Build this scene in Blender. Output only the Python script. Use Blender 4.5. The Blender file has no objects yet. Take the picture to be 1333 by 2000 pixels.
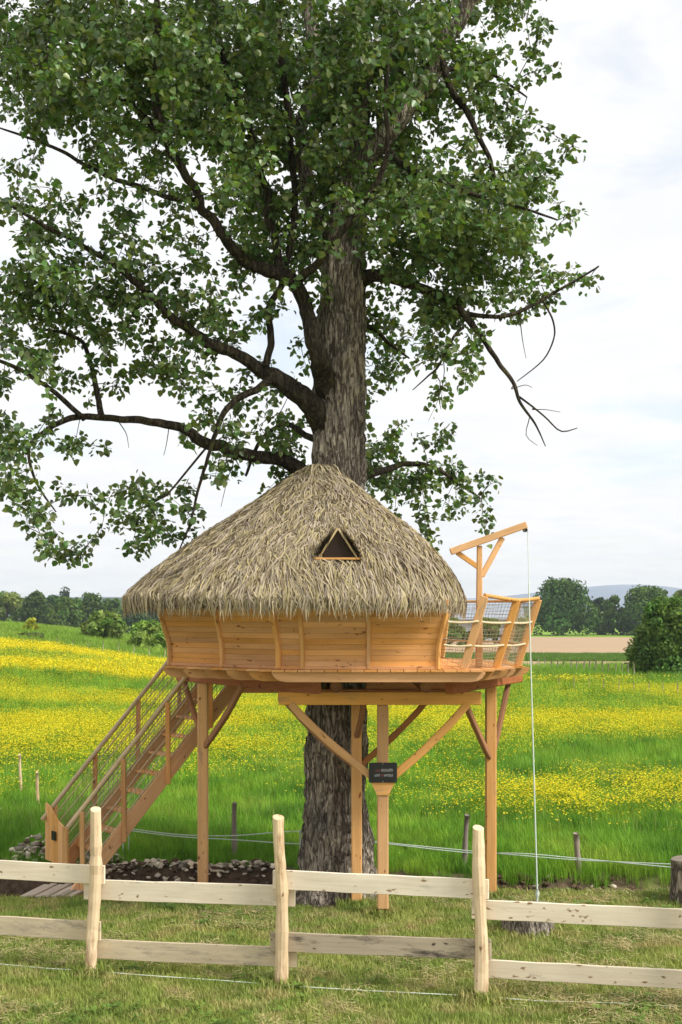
import bpy, math, random
import numpy as np
from mathutils import Vector, Matrix

random.seed(7)
rng = np.random.default_rng(11)
S = bpy.context.scene
COL = S.collection
R = math.radians

# ------------------------------------------------------------------ camera
CH = 3.4                      # eye height above the lawn
FPX, CX, HY = 2777.8, 666.5, 1190.0
cam_d = bpy.data.cameras.new("camera")
cam = bpy.data.objects.new("camera", cam_d)
COL.objects.link(cam)
cam.location = (0, 0, CH)
cam.rotation_euler = (R(90), 0, 0)
cam_d.sensor_fit = 'VERTICAL'
cam_d.sensor_height = 36.0
cam_d.lens = 50.0
cam_d.shift_y = 0.095
cam_d.clip_end = 20000
S.camera = cam

# ------------------------------------------------------------------ world, sun, exposure
SUN_AZ, SUN_EL = R(61), R(45)          # from behind the camera, to the right
w = bpy.data.worlds.new("World")
S.world = w
w.use_nodes = True
nt = w.node_tree
nt.nodes.clear()
def N(nt, t, **kw):
    n = nt.nodes.new(t)
    for k, v in kw.items():
        setattr(n, k, v)
    return n
out = N(nt, 'ShaderNodeOutputWorld')
bg = N(nt, 'ShaderNodeBackground')
bg.inputs[1].default_value = 0.1
sky = N(nt, 'ShaderNodeTexSky', sky_type='NISHITA', sun_disc=False)
sky.sun_elevation = SUN_EL
sky.sun_rotation = R(180) - SUN_AZ
tc = N(nt, 'ShaderNodeTexCoord')
sep = N(nt, 'ShaderNodeSeparateXYZ')
nt.links.new(tc.outputs['Generated'], sep.inputs[0])
zz = N(nt, 'ShaderNodeMath', operation='ABSOLUTE')
nt.links.new(sep.outputs[2], zz.inputs[0])
za = N(nt, 'ShaderNodeMath', operation='ADD')
nt.links.new(zz.outputs[0], za.inputs[0]); za.inputs[1].default_value = 0.12
dx = N(nt, 'ShaderNodeMath', operation='DIVIDE'); dy = N(nt, 'ShaderNodeMath', operation='DIVIDE')
nt.links.new(sep.outputs[0], dx.inputs[0]); nt.links.new(za.outputs[0], dx.inputs[1])
nt.links.new(sep.outputs[1], dy.inputs[0]); nt.links.new(za.outputs[0], dy.inputs[1])
cmb = N(nt, 'ShaderNodeCombineXYZ')
nt.links.new(dx.outputs[0], cmb.inputs[0]); nt.links.new(dy.outputs[0], cmb.inputs[1])
cn = N(nt, 'ShaderNodeTexNoise')
cn.inputs['Scale'].default_value = 1.7; cn.inputs['Detail'].default_value = 8
cn.inputs['Roughness'].default_value = 0.6; cn.inputs['Distortion'].default_value = 0.4
nt.links.new(cmb.outputs[0], cn.inputs['Vector'])
cr = N(nt, 'ShaderNodeMapRange'); cr.clamp = True
cr.inputs[1].default_value = 0.31; cr.inputs[2].default_value = 0.46
cr.inputs[3].default_value = 0.60; cr.inputs[4].default_value = 1.0
nt.links.new(cn.outputs['Fac'], cr.inputs[0])
cn2 = N(nt, 'ShaderNodeTexNoise')
cn2.inputs['Scale'].default_value = 3.1; cn2.inputs['Detail'].default_value = 6
cn2.inputs['Distortion'].default_value = 0.6
nt.links.new(cmb.outputs[0], cn2.inputs['Vector'])
cc = N(nt, 'ShaderNodeValToRGB')
cc.color_ramp.elements[0].position = 0.30; cc.color_ramp.elements[0].color = (7.3, 7.45, 7.65, 1)
cc.color_ramp.elements[1].position = 0.62; cc.color_ramp.elements[1].color = (8.05, 8.05, 8.0, 1)
nt.links.new(cn2.outputs['Fac'], cc.inputs[0])
skm = N(nt, 'ShaderNodeMix', data_type='RGBA', blend_type='MULTIPLY')
skm.inputs[0].default_value = 1.0
nt.links.new(sky.outputs[0], skm.inputs[6]); skm.inputs[7].default_value = (1.5, 1.5, 1.5, 1)
mix = N(nt, 'ShaderNodeMix', data_type='RGBA')
nt.links.new(cr.outputs[0], mix.inputs[0])
nt.links.new(skm.outputs[2], mix.inputs[6]); nt.links.new(cc.outputs[0], mix.inputs[7])
nt.links.new(mix.outputs[2], bg.inputs[0])
nt.links.new(bg.outputs[0], out.inputs[0])

sl = bpy.data.lights.new("sun", 'SUN')
sl.energy = 3.4
sl.angle = R(17)
sl.color = (1.0, 0.97, 0.92)
sun = bpy.data.objects.new("sun", sl)
COL.objects.link(sun)
sun_dir = Vector((math.sin(SUN_AZ) * math.cos(SUN_EL), -math.cos(SUN_AZ) * math.cos(SUN_EL), math.sin(SUN_EL)))
sun.rotation_euler = (-sun_dir).to_track_quat('-Z', 'Y').to_euler()
sun.location = (6, -10, 20)

S.view_settings.view_transform = 'Standard'
S.view_settings.look = 'None'
S.view_settings.exposure = 0.42
S.view_settings.gamma = 1.0
S.view_settings.use_curve_mapping = False
S.render.engine = 'CYCLES'
S.cycles.max_bounces = 6
S.cycles.transparent_max_bounces = 8
S.cycles.use_denoising = True

# ------------------------------------------------------------------ helpers
WM = {}
def reg(o, M=None, parent=None):
    M = M if M is not None else Matrix.Identity(4)
    if o.name not in COL.objects:
        COL.objects.link(o)
    if parent is not None:
        o.parent = parent
        o.matrix_parent_inverse = WM[parent].inverted()
    o.matrix_basis = M
    WM[o] = M
    return o

def tag(o, label=None, cat=None, group=None, kind=None):
    if label: o['label'] = label
    if cat: o['category'] = cat
    if group: o['group'] = group
    if kind: o['kind'] = kind
    return o

def empty(name, loc, label=None, cat=None, group=None, parent=None):
    o = bpy.data.objects.new(name, None)
    o.empty_display_size = 0.1
    reg(o, Matrix.Translation(Vector(loc)), parent)
    return tag(o, label, cat, group)

def mesh_np(name, V, Fs, smooth=False):
    """V (n,3), Fs list of (m,k) int arrays or list of tuples"""
    me = bpy.data.meshes.new(name)
    V = np.asarray(V, dtype=np.float32)
    if isinstance(Fs, np.ndarray): Fs = [Fs]
    me.vertices.add(len(V)); me.vertices.foreach_set('co', V.ravel())
    loops = np.concatenate([f.ravel() for f in Fs]).astype(np.int32)
    cnt = np.concatenate([np.full(len(f), f.shape[1]) for f in Fs]).astype(np.int32)
    st = np.concatenate([[0], np.cumsum(cnt)[:-1]]).astype(np.int32)
    me.loops.add(len(loops)); me.loops.foreach_set('vertex_index', loops)
    me.polygons.add(len(cnt)); me.polygons.foreach_set('loop_start', st)
    try: me.polygons.foreach_set('loop_total', cnt)
    except Exception: pass
    if smooth: me.polygons.foreach_set('use_smooth', np.ones(len(cnt), dtype=bool))
    me.update(calc_edges=True)
    return me

def mk(name, verts, faces, mat, parent=None, M=None, smooth=False):
    """verts are in world space when M is given they are stored local to M"""
    me = bpy.data.meshes.new(name)
    if M is not None:
        Mi = M.inverted()
        verts = [Mi @ Vector(v) for v in verts]
    me.from_pydata([tuple(v) for v in verts], [], faces)
    me.update()
    if smooth:
        me.polygons.foreach_set('use_smooth', np.ones(len(me.polygons), dtype=bool))
    if mat: me.materials.append(mat)
    o = bpy.data.objects.new(name, me)
    return reg(o, M, parent)

def obj_np(name, V, Fs, mat, parent=None, M=None, smooth=False):
    me = mesh_np(name, V, Fs, smooth)
    if mat: me.materials.append(mat)
    return reg(bpy.data.objects.new(name, me), M, parent)

def frame(p0, p1, up=Vector((0, 0, 1))):
    p0 = Vector(p0); x = (Vector(p1) - p0); L = x.length; x.normalize()
    y = up.cross(x)
    if y.length < 1e-4: y = Vector((0, 1, 0)).cross(x)
    y.normalize(); z = x.cross(y)
    M = Matrix((x, y, z)).transposed().to_4x4(); M.translation = p0
    return M, L

def loft(rings, cap=True):
    n = len(rings[0]); V = [v for r in rings for v in r]; F = []
    for i in range(len(rings) - 1):
        for j in range(n):
            a = i * n + j; b = i * n + (j + 1) % n
            F.append((a, b, b + n, a + n))
    if cap:
        F.append(tuple(reversed(range(n)))); F.append(tuple(range((len(rings) - 1) * n, len(rings) * n)))
    return V, F

def rect_ring(x, w, h, c, dy=0, dz=0):
    a, b = w / 2, h / 2
    return [(x, dy + yy, dz + z_) for yy, z_ in ((-a + c, -b), (a - c, -b), (a, -b + c), (a, b - c), (a - c, b), (-a + c, b), (-a, b - c), (-a, -b + c))]

def beam(name, p0, p1, wd, ht, mat, parent=None, up=Vector((0, 0, 1)), c=0.006, segs=1, wob=0.0, bow=0.0, taper=None):
    M, L = frame(p0, p1, up)
    rings = []
    e = min(c, L * 0.2)
    xs = [0, e] + [L * k / segs for k in range(1, segs)] + [L - e, L]
    for i, x in enumerate(xs):
        s = 1.0 if 0 < i < len(xs) - 1 else 1 - 1.2 * c / max(wd, ht) * 2
        f = 1.0 if taper is None else 1 + (taper - 1) * x / L
        r1, r2 = (random.uniform(-wob, wob), random.uniform(-wob, wob)) if segs > 1 else (0, 0)
        h2 = ht * s * f + (random.uniform(-wob, wob) if segs > 1 else 0)
        rings.append(rect_ring(x, wd * s * f, h2, c, r1 * 0.6, r2 + bow * 4 * (x / L) * (1 - x / L)))
    V, F = loft(rings)
    me = bpy.data.meshes.new(name); me.from_pydata(V, [], F); me.update()
    me.materials.append(mat)
    return reg(bpy.data.objects.new(name, me), M, parent)

def tube_geo(pts, rad, sides=8):
    """arrays for a tube along pts"""
    P_ = np.asarray([tuple(p) for p in pts], dtype=float); n = len(P_)
    rad = np.broadcast_to(np.asarray(rad, dtype=float), (n,))
    T = np.gradient(P_, axis=0); T /= np.maximum(np.linalg.norm(T, axis=1, keepdims=True), 1e-9)
    ref = np.array([0.31, 0.2, 0.93])
    if abs(T.mean(0) @ ref) > 0.9 * np.linalg.norm(T.mean(0)): ref = np.array([0.95, 0.2, 0.1])
    A = np.cross(T, ref); A /= np.maximum(np.linalg.norm(A, axis=1, keepdims=True), 1e-9)
    B = np.cross(T, A)
    ang = np.arange(sides) * 2 * np.pi / sides
    V = P_[:, None, :] + rad[:, None, None] * (np.cos(ang)[None, :, None] * A[:, None, :] + np.sin(ang)[None, :, None] * B[:, None, :])
    V = V.reshape(-1, 3)
    i = np.arange(n - 1)[:, None] * sides; j = np.arange(sides)[None, :]; j2 = (j + 1) % sides
    Fq = np.stack([i + j, i + j2, i + j2 + sides, i + j + sides], -1).reshape(-1, 4)
    return V, Fq

def tube(name, pts, rad, mat, parent=None, sides=8, cap=True, M=None):
    V, Fq = tube_geo(pts, rad, sides)
    faces = [tuple(f) for f in Fq.tolist()]
    if cap:
        n = len(pts)
        faces.append(tuple(range(sides))); faces.append(tuple(reversed(range((n - 1) * sides, n * sides))))
    return mk(name, V.tolist(), faces, mat, parent, M, smooth=True)

class Geo:
    def __init__(s): s.V = []; s.F = []; s.n = 0
    def add(s, V, Fq):
        s.V.append(np.asarray(V)); s.F.append(np.asarray(Fq) + s.n); s.n += len(V)
    def build(s, name, mat, parent=None, smooth=True, M=None):
        return obj_np(name, np.concatenate(s.V), np.concatenate(s.F), mat, parent, M, smooth)

def smoothstep(a, b, x):
    t = np.clip((x - a) / (b - a), 0, 1)
    return t * t * (3 - 2 * t)

def hash3(ix, iy, iz, seed=0):
    h = (ix.astype(np.int64) * 374761393 + iy.astype(np.int64) * 668265263 + iz.astype(np.int64) * 2147483647 + seed * 974711) & 0x7fffffff
    h = ((h ^ (h >> 13)) * 1274126177) & 0x7fffffff
    h = (h ^ (h >> 16)) & 0xffff
    return h / 65535.0

def vnoise(x, y, z=None, seed=0):
    x = np.asarray(x, float); y = np.asarray(y, float)
    z = np.zeros_like(x) if z is None else np.asarray(z, float)
    x0, y0, z0 = np.floor(x), np.floor(y), np.floor(z)
    fx, fy, fz = x - x0, y - y0, z - z0
    fx, fy, fz = [f * f * (3 - 2 * f) for f in (fx, fy, fz)]
    r = 0
    for a in (0, 1):
        for b in (0, 1):
            for c in (0, 1):
                wgt = (fx if a else 1 - fx) * (fy if b else 1 - fy) * (fz if c else 1 - fz)
                r = r + wgt * hash3(x0 + a, y0 + b, z0 + c, seed)
    return r

def fbm(x, y, z=None, seed=0, oct=4):
    r = 0; amp = 0.5; tot = 0
    for k in range(oct):
        s = 2 ** k
        r = r + amp * vnoise(x * s, y * s, None if z is None else z * s, seed + k); tot += amp; amp *= 0.5
    return r / tot

def P(px, py, d):
    return Vector(((px - CX) * d / FPX, d, CH - (py - HY) * d / FPX))

# ------------------------------------------------------------------ terrain function
def edge_y(x):                 # where the mown lawn ends and the bank to the meadow begins
    x = np.asarray(x, float)
    return 17.05 + 0.35 * smoothstep(0.3, -1.0, x) + 0.12 * (vnoise(x * 1.3, x * 0) - 0.5)

def terrain(x, y):
    x = np.asarray(x, float); y = np.asarray(y, float)
    e = edge_y(x)
    z = 0.16 * smoothstep(e, e + 0.3, y)
    tw = smoothstep(-0.3, -0.8, x)
    tr = smoothstep(e - 0.62, e - 0.45, y) * (1 - smoothstep(e + 0.02, e + 0.22, y))
    z = z - 0.26 * tw * tr
    z = z + 0.03 * (fbm(x * 0.6, y * 0.6, seed=5) - 0.5)
    z = z + 0.25 * smoothstep(22, 60, y) * (fbm(x * 0.06, y * 0.06, seed=9) - 0.5)
    u = x / np.maximum(y, 20.0)
    wl = smoothstep(-0.06, -0.15, u)
    z = z + 1.5 * smoothstep(-0.10, -0.25, u) * smoothstep(32, 112, y)
    z = z - wl * (8.5 + 8 * np.clip(u + 0.24, 0, 0.2)) * smoothstep(165 - 350 * np.clip(u + 0.24, 0, 0.2), 400, y)
    z = z - (1 - wl) * 2.3 * smoothstep(45, 320, y)
    return z

def tz(x, y): return float(terrain(np.array([x]), np.array([y]))[0])

def ground_hit(px, py):
    """distance at which the view ray through a pixel meets the terrain"""
    d = np.concatenate([np.arange(10, 60, 0.05), np.arange(60, 600, 0.5)])
    hit = CH - (py - HY) * d / FPX <= terrain((px - CX) * d / FPX, d)
    return float(d[np.argmax(hit)]) if hit.any() else 600.0

# ------------------------------------------------------------------ materials
def new_mat(name):
    m = bpy.data.materials.new(name); m.use_nodes = True
    t = m.node_tree; b = t.nodes['Principled BSDF']
    return m, t, b

def ramp(t, pts):
    r = N(t, 'ShaderNodeValToRGB')
    while len(r.color_ramp.elements) < len(pts): r.color_ramp.elements.new(0.5)
    for e, (p, c) in zip(r.color_ramp.elements, pts):
        e.position = p; e.color = (*c, 1)
    return r

def noise(t, vec, scale, detail=4, rough=0.6, dist=0.0):
    n = N(t, 'ShaderNodeTexNoise')
    n.inputs['Scale'].default_value = scale; n.inputs['Detail'].default_value = detail
    n.inputs['Roughness'].default_value = rough; n.inputs['Distortion'].default_value = dist
    if vec is not None: t.links.new(vec, n.inputs['Vector'])
    return n

def mapping(t, vec, scale):
    m = N(t, 'ShaderNodeMapping'); m.inputs['Scale'].default_value = scale
    t.links.new(vec, m.inputs['Vector']); return m.outputs[0]

def mixc(t, fac, a, b, blend='MIX'):
    m = N(t, 'ShaderNodeMix', data_type='RGBA', blend_type=blend)
    for s, v in ((0, fac), (6, a), (7, b)):
        if isinstance(v, (float, int)): m.inputs[s].default_value = v
        elif isinstance(v, tuple): m.inputs[s].default_value = (*v, 1)
        else: t.links.new(v, m.inputs[s])
    return m.outputs[2]

def rand_value(t, col, lo, hi, sat=None):
    oi = N(t, 'ShaderNodeObjectInfo')
    mr = N(t, 'ShaderNodeMapRange'); mr.inputs[3].default_value = lo; mr.inputs[4].default_value = hi
    t.links.new(oi.outputs['Random'], mr.inputs[0])
    h = N(t, 'ShaderNodeHueSaturation')
    t.links.new(mr.outputs[0], h.inputs['Value']); t.links.new(col, h.inputs['Color'])
    if not sat: return h.outputs[0], oi.outputs['Random']
    m2 = N(t, 'ShaderNodeMath', operation='MULTIPLY'); t.links.new(oi.outputs['Random'], m2.inputs[0]); m2.inputs[1].default_value = 7.31
    m3 = N(t, 'ShaderNodeMath', operation='FRACT'); t.links.new(m2.outputs[0], m3.inputs[0])
    m4 = N(t, 'ShaderNodeMapRange'); m4.inputs[3].default_value = sat[0]; m4.inputs[4].default_value = sat[1]; t.links.new(m3.outputs[0], m4.inputs[0])
    t.links.new(m4.outputs[0], h.inputs['Saturation'])
    return h.outputs[0], oi.outputs['Random']

def bump(t, b, h, strength, dist=0.01):
    n = N(t, 'ShaderNodeBump'); n.inputs['Strength'].default_value = strength; n.inputs['Distance'].default_value = dist
    t.links.new(h, n.inputs['Height']); t.links.new(n.outputs[0], b.inputs['Normal'])

def wood(name, light, dark, knot, lo=0.80, hi=1.14, grey=None, rough=0.86, knots=0.62):
    m, t, b = new_mat(name)
    tcn = N(t, 'ShaderNodeTexCoord'); oi = N(t, 'ShaderNodeObjectInfo')
    ofs = N(t, 'ShaderNodeVectorMath', operation='SCALE'); ofs.inputs[0].default_value = (7.3, 11.1, 5.7)
    t.links.new(oi.outputs['Random'], ofs.inputs['Scale'])
    ad = N(t, 'ShaderNodeVectorMath', operation='ADD')
    t.links.new(tcn.outputs['Object'], ad.inputs[0]); t.links.new(ofs.outputs[0], ad.inputs[1])
    v = ad.outputs[0]
    g = noise(t, mapping(t, v, (1.6, 38, 38)), 1.0, 5, 0.65, 0.3)
    r = ramp(t, [(0.32, dark), (0.62, light)])
    t.links.new(g.outputs['Fac'], r.inputs[0])
    big = noise(t, mapping(t, v, (1.1, 5, 5)), 1.0, 3, 0.5)
    rb = ramp(t, [(0.35, tuple(0.72 * c for c in light)), (0.65, tuple(min(1, 1.12 * c) for c in light))])
    t.links.new(big.outputs['Fac'], rb.inputs[0])
    col = mixc(t, 0.5, r.outputs[0], rb.outputs[0])
    kn = noise(t, mapping(t, v, (11, 22, 22)), 1.0, 2, 0.4)
    kr = ramp(t, [(knots, (0, 0, 0)), (knots + 0.07, (1, 1, 1))])
    t.links.new(kn.outputs['Fac'], kr.inputs[0])
    col = mixc(t, kr.outputs[0], col, knot)
    if grey:
        gn = noise(t, mapping(t, v, (2.2, 9, 9)), 1.0, 5, 0.7)
        gr = ramp(t, [(grey[1], (0, 0, 0)), (grey[1] + 0.16, (1, 1, 1))])
        t.links.new(gn.outputs['Fac'], gr.inputs[0])
        col = mixc(t, gr.outputs[0], col, grey[0])
    col, _ = rand_value(t, col, lo, hi, (0.88, 1.06))
    t.links.new(col, b.inputs['Base Color'])
    b.inputs['Roughness'].default_value = rough
    b.inputs['Specular IOR Level'].default_value = 0.12
    bump(t, b, g.outputs['Fac'], 0.35, 0.006)
    return m

M_larch = wood('larch_wood', (0.76, 0.38, 0.135), (0.60, 0.265, 0.08), (0.34, 0.13, 0.04), 0.80, 1.10, knots=0.66)
M_frame = wood('frame_wood', (0.78, 0.42, 0.15), (0.60, 0.29, 0.09), (0.30, 0.11, 0.03), grey=((0.50, 0.30, 0.15), 0.57), knots=0.68)
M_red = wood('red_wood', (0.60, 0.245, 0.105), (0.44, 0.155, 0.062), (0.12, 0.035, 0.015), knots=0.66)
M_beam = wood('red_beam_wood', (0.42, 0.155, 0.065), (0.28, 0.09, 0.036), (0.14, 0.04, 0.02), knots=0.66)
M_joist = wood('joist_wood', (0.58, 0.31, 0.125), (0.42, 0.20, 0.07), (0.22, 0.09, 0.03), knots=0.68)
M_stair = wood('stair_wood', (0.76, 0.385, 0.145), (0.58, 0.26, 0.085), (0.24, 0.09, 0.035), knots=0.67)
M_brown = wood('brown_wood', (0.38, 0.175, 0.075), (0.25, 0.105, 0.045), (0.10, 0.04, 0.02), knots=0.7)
M_rail = wood('rail_wood', (0.74, 0.56, 0.32), (0.60, 0.42, 0.22), (0.25, 0.14, 0.06), knots=0.72)
M_fence = wood('fresh_board_wood', (0.86, 0.75, 0.58), (0.72, 0.59, 0.42), (0.30, 0.19, 0.10), 0.88, 1.06, grey=((0.50, 0.43, 0.34), 0.60), knots=0.665)
M_fenceg = wood('greyed_board_wood', (0.66, 0.55, 0.38), (0.50, 0.40, 0.27), (0.22, 0.15, 0.09), 0.9, 1.05, grey=((0.33, 0.28, 0.22), 0.50), knots=0.70)
M_fenced = wood('stained_board_wood', (0.50, 0.41, 0.29), (0.36, 0.28, 0.19), (0.07, 0.05, 0.035), 0.95, 1.02, grey=((0.09, 0.075, 0.06), 0.52), knots=0.68)
M_peel = wood('peeled_pole_wood', (0.76, 0.57, 0.34), (0.58, 0.39, 0.20), (0.24, 0.12, 0.05), 0.92, 1.06, grey=((0.36, 0.20, 0.09), 0.53), knots=0.70)
M_grey = wood('weathered_wood', (0.30, 0.25, 0.20), (0.17, 0.14, 0.11), (0.08, 0.06, 0.05), knots=0.72)
M_greyl = wood('bleached_wood', (0.52, 0.43, 0.34), (0.36, 0.28, 0.22), (0.18, 0.13, 0.10), knots=0.74)

def plain(name, c, rough=0.7, spec=0.3, metal=0.0, var=0.0, vs=20):
    m, t, b = new_mat(name)
    b.inputs['Base Color'].default_value = (*c, 1); b.inputs['Roughness'].default_value = rough
    b.inputs['Specular IOR Level'].default_value = spec; b.inputs['Metallic'].default_value = metal
    if var:
        tcn = N(t, 'ShaderNodeTexCoord')
        n = noise(t, tcn.outputs['Object'], vs, 5)
        r = ramp(t, [(0.3, tuple(v * (1 - var) for v in c)), (0.7, tuple(min(1, v * (1 + var)) for v in c))])
        t.links.new(n.outputs['Fac'], r.inputs[0]); t.links.new(r.outputs[0], b.inputs['Base Color'])
        bump(t, b, n.outputs['Fac'], 0.3, 0.01)
    return m

M_rope = plain('rope_fibre', (0.62, 0.52, 0.34), 0.9, 0.1, var=0.2, vs=60)
M_net = plain('net_twine', (0.34, 0.29, 0.19), 0.9, 0.1)
M_tape = plain('electric_tape_white', (0.62, 0.70, 0.62), 0.6, 0.3)
M_wire = plain('white_cord', (0.70, 0.74, 0.66), 0.6, 0.3)
M_steel = plain('galvanised_steel', (0.45, 0.45, 0.44), 0.45, 0.5, 0.8)
M_dark = plain('painted_interior_shade', (0.035, 0.024, 0.018), 0.9, 0.1)  # near-black colour standing for the shade inside the dormer opening
M_plaque = plain('black_plaque', (0.012, 0.012, 0.013), 0.35, 0.5)
M_plaque2 = plain('black_frame', (0.022, 0.022, 0.022), 0.5, 0.4)
M_print = plain('white_print', (0.62, 0.60, 0.60), 0.6, 0.3)
M_printr = plain('red_print', (0.40, 0.10, 0.10), 0.6, 0.3)
M_stone = plain('rubble_stone', (0.54, 0.47, 0.37), 0.9, 0.15, var=0.45, vs=9)
t_ = M_stone.node_tree; b_ = t_.nodes['Principled BSDF']
col_ = b_.inputs['Base Color'].links[0].from_socket
col_, _ = rand_value(t_, col_, 0.35, 1.6); t_.links.new(col_, b_.inputs['Base Color'])
M_clod = plain('earth_clod', (0.11, 0.075, 0.05), 0.95, 0.05, var=0.5, vs=9)
M_shedwall = plain('shed_wall_white', (0.40, 0.43, 0.47), 0.7, 0.2)
M_shedroof = plain('shed_roof_slate', (0.30, 0.34, 0.40), 0.6, 0.3)

# bark
def bark_mat(name, light, dark, moss=0.0):
    m, t, b = new_mat(name)
    tcn = N(t, 'ShaderNodeTexCoord')
    v = tcn.outputs['Object']
    def ridge(sc, dist):
        n_ = noise(t, mapping(t, v, sc), 1.0, 3, 0.55, dist)
        a_ = N(t, 'ShaderNodeMath', operation='SUBTRACT'); t.links.new(n_.outputs['Fac'], a_.inputs[0]); a_.inputs[1].default_value = 0.5
        b_ = N(t, 'ShaderNodeMath', operation='ABSOLUTE'); t.links.new(a_.outputs[0], b_.inputs[0])
        c_ = N(t, 'ShaderNodeMapRange'); c_.inputs[1].default_value = 0.005; c_.inputs[2].default_value = 0.085
        t.links.new(b_.outputs[0], c_.inputs[0]); return c_.outputs[0]
    r1, r2 = ridge((13, 13, 2.4), 0.5), ridge((26, 26, 5.5), 0.4)
    fine = noise(t, mapping(t, v, (60, 60, 14)), 1.0, 4, 0.6)
    mm = N(t, 'ShaderNodeMath', operation='MULTIPLY'); t.links.new(r1, mm.inputs[0])
    ma = N(t, 'ShaderNodeMath', operation='MULTIPLY_ADD'); t.links.new(r2, ma.inputs[0]); ma.inputs[1].default_value = 0.55; ma.inputs[2].default_value = 0.45
    t.links.new(ma.outputs[0], mm.inputs[1])
    mf = N(t, 'ShaderNodeMath', operation='MULTIPLY_ADD'); t.links.new(fine.outputs['Fac'], mf.inputs[0]); mf.inputs[1].default_value = 0.9; mf.inputs[2].default_value = 0.55
    g = N(t, 'ShaderNodeMath', operation='MULTIPLY'); t.links.new(mm.outputs[0], g.inputs[0]); t.links.new(mf.outputs[0], g.inputs[1])
    r = ramp(t, [(0.10, dark), (0.85, light)])
    t.links.new(g.outputs[0], r.inputs[0])
    big = noise(t, v, 1.5, 3)
    rb = ramp(t, [(0.3, (0.7, 0.7, 0.72)), (0.7, (1.15, 1.12, 1.08))])
    t.links.new(big.outputs['Fac'], rb.inputs[0])
    col = mixc(t, 1.0, r.outputs[0], rb.outputs[0], 'MULTIPLY')
    if moss:
        mn = noise(t, v, 3.5, 5, 0.7)
        mr_ = ramp(t, [(0.55, (0, 0, 0)), (0.7, (moss, moss, moss))])
        t.links.new(mn.outputs['Fac'], mr_.inputs[0])
        col = mixc(t, mr_.outputs[0], col, (0.13, 0.13, 0.03))
    t.links.new(col, b.inputs['Base Color'])
    b.inputs['Roughness'].default_value = 0.95; b.inputs['Specular IOR Level'].default_value = 0.1
    bump(t, b, g.outputs[0], 0.9, 0.035)
    return m
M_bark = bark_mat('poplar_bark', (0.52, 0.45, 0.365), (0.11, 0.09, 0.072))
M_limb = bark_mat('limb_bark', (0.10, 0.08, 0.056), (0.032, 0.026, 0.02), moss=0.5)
M_twig = plain('twig_bark', (0.055, 0.043, 0.032), 0.9, 0.1)
M_bgtrunk = plain('background_bark', (0.10, 0.08, 0.06), 0.9, 0.1)

# leaves: colour attribute per leaf, light passing through
def leaf_mat(name, trans=0.35, tint=(1.6, 1.75, 0.55), rough=0.45, spec=0.35, back=None):
    m, t, b = new_mat(name)
    at = N(t, 'ShaderNodeAttribute', attribute_name='lc')
    c = at.outputs['Color']
    t.links.new(c, b.inputs['Base Color'])
    b.inputs['Roughness'].default_value = rough; b.inputs['Specular IOR Level'].default_value = spec
    tr = N(t, 'ShaderNodeBsdfTranslucent')
    tcx = mixc(t, 1.0, c, tint, 'MULTIPLY'); t.links.new(tcx, tr.inputs[0])
    ms = N(t, 'ShaderNodeMixShader'); ms.inputs[0].default_value = trans
    t.links.new(b.outputs[0], ms.inputs[1]); t.links.new(tr.outputs[0], ms.inputs[2])
    o = t.nodes['Material Output']; t.links.new(ms.outputs[0], o.inputs[0])
    return m
M_leaf = leaf_mat('poplar_leaf', 0.28, rough=0.36, spec=0.5)
M_bgleaf = leaf_mat('far_foliage', 0.25, rough=0.7, spec=0.15)
M_thatch = leaf_mat('thatch_palm', 0.12, (1.1, 1.0, 0.8), 0.8, 0.12)

def grass_mat(name, cols, scale, patch=None, trans=0.35, rlo=0.75, rhi=1.25):
    m, t, b = new_mat(name)
    ge = N(t, 'ShaderNodeNewGeometry')
    n1 = noise(t, ge.outputs['Position'], scale, 5, 0.6)
    r = ramp(t, cols); t.links.new(n1.outputs['Fac'], r.inputs[0])
    col = r.outputs[0]
    if patch:
        n2 = noise(t, ge.outputs['Position'], patch[1], 6, 0.7)
        pr = ramp(t, [(patch[2], (0, 0, 0)), (patch[3], (1, 1, 1))]); t.links.new(n2.outputs['Fac'], pr.inputs[0])
        col = mixc(t, pr.outputs[0], col, patch[0])
    col, _ = rand_value(t, col, rlo, rhi)
    t.links.new(col, b.inputs['Base Color'])
    b.inputs['Roughness'].default_value = 0.6; b.inputs['Specular IOR Level'].default_value = 0.2
    tr = N(t, 'ShaderNodeBsdfTranslucent'); t.links.new(col, tr.inputs[0])
    ms = N(t, 'ShaderNodeMixShader'); ms.inputs[0].default_value = trans
    t.links.new(b.outputs[0], ms.inputs[1]); t.links.new(tr.outputs[0], ms.inputs[2])
    t.links.new(ms.outputs[0], t.nodes['Material Output'].inputs[0])
    return m
M_lawn = grass_mat('lawn_grass', [(0.3, (0.19, 0.28, 0.05)), (0.5, (0.29, 0.36, 0.075)), (0.7, (0.40, 0.42, 0.11))], 0.9,
                   ((0.56, 0.43, 0.21), 2.2, 0.49, 0.70))
M_mead = grass_mat('meadow_grass', [(0.30, (0.075, 0.20, 0.018)), (0.48, (0.18, 0.37, 0.028)), (0.62, (0.28, 0.44, 0.04)), (0.75, (0.36, 0.44, 0.07))], 0.8, None, 0.35, 0.6, 1.35)
M_meadfar = grass_mat('meadow_grass_far', [(0.3, (0.16, 0.29, 0.03)), (0.5, (0.23, 0.35, 0.04)), (0.7, (0.31, 0.40, 0.07))], 0.12)
M_flower = grass_mat('buttercup_petal', [(0.3, (0.70, 0.58, 0.012)), (0.7, (0.80, 0.70, 0.02))], 1.0, None, 0.3, 0.85, 1.1)
M_cereal = grass_mat('green_crop', [(0.3, (0.10, 0.20, 0.03)), (0.7, (0.16, 0.27, 0.045))], 0.3)

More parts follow.
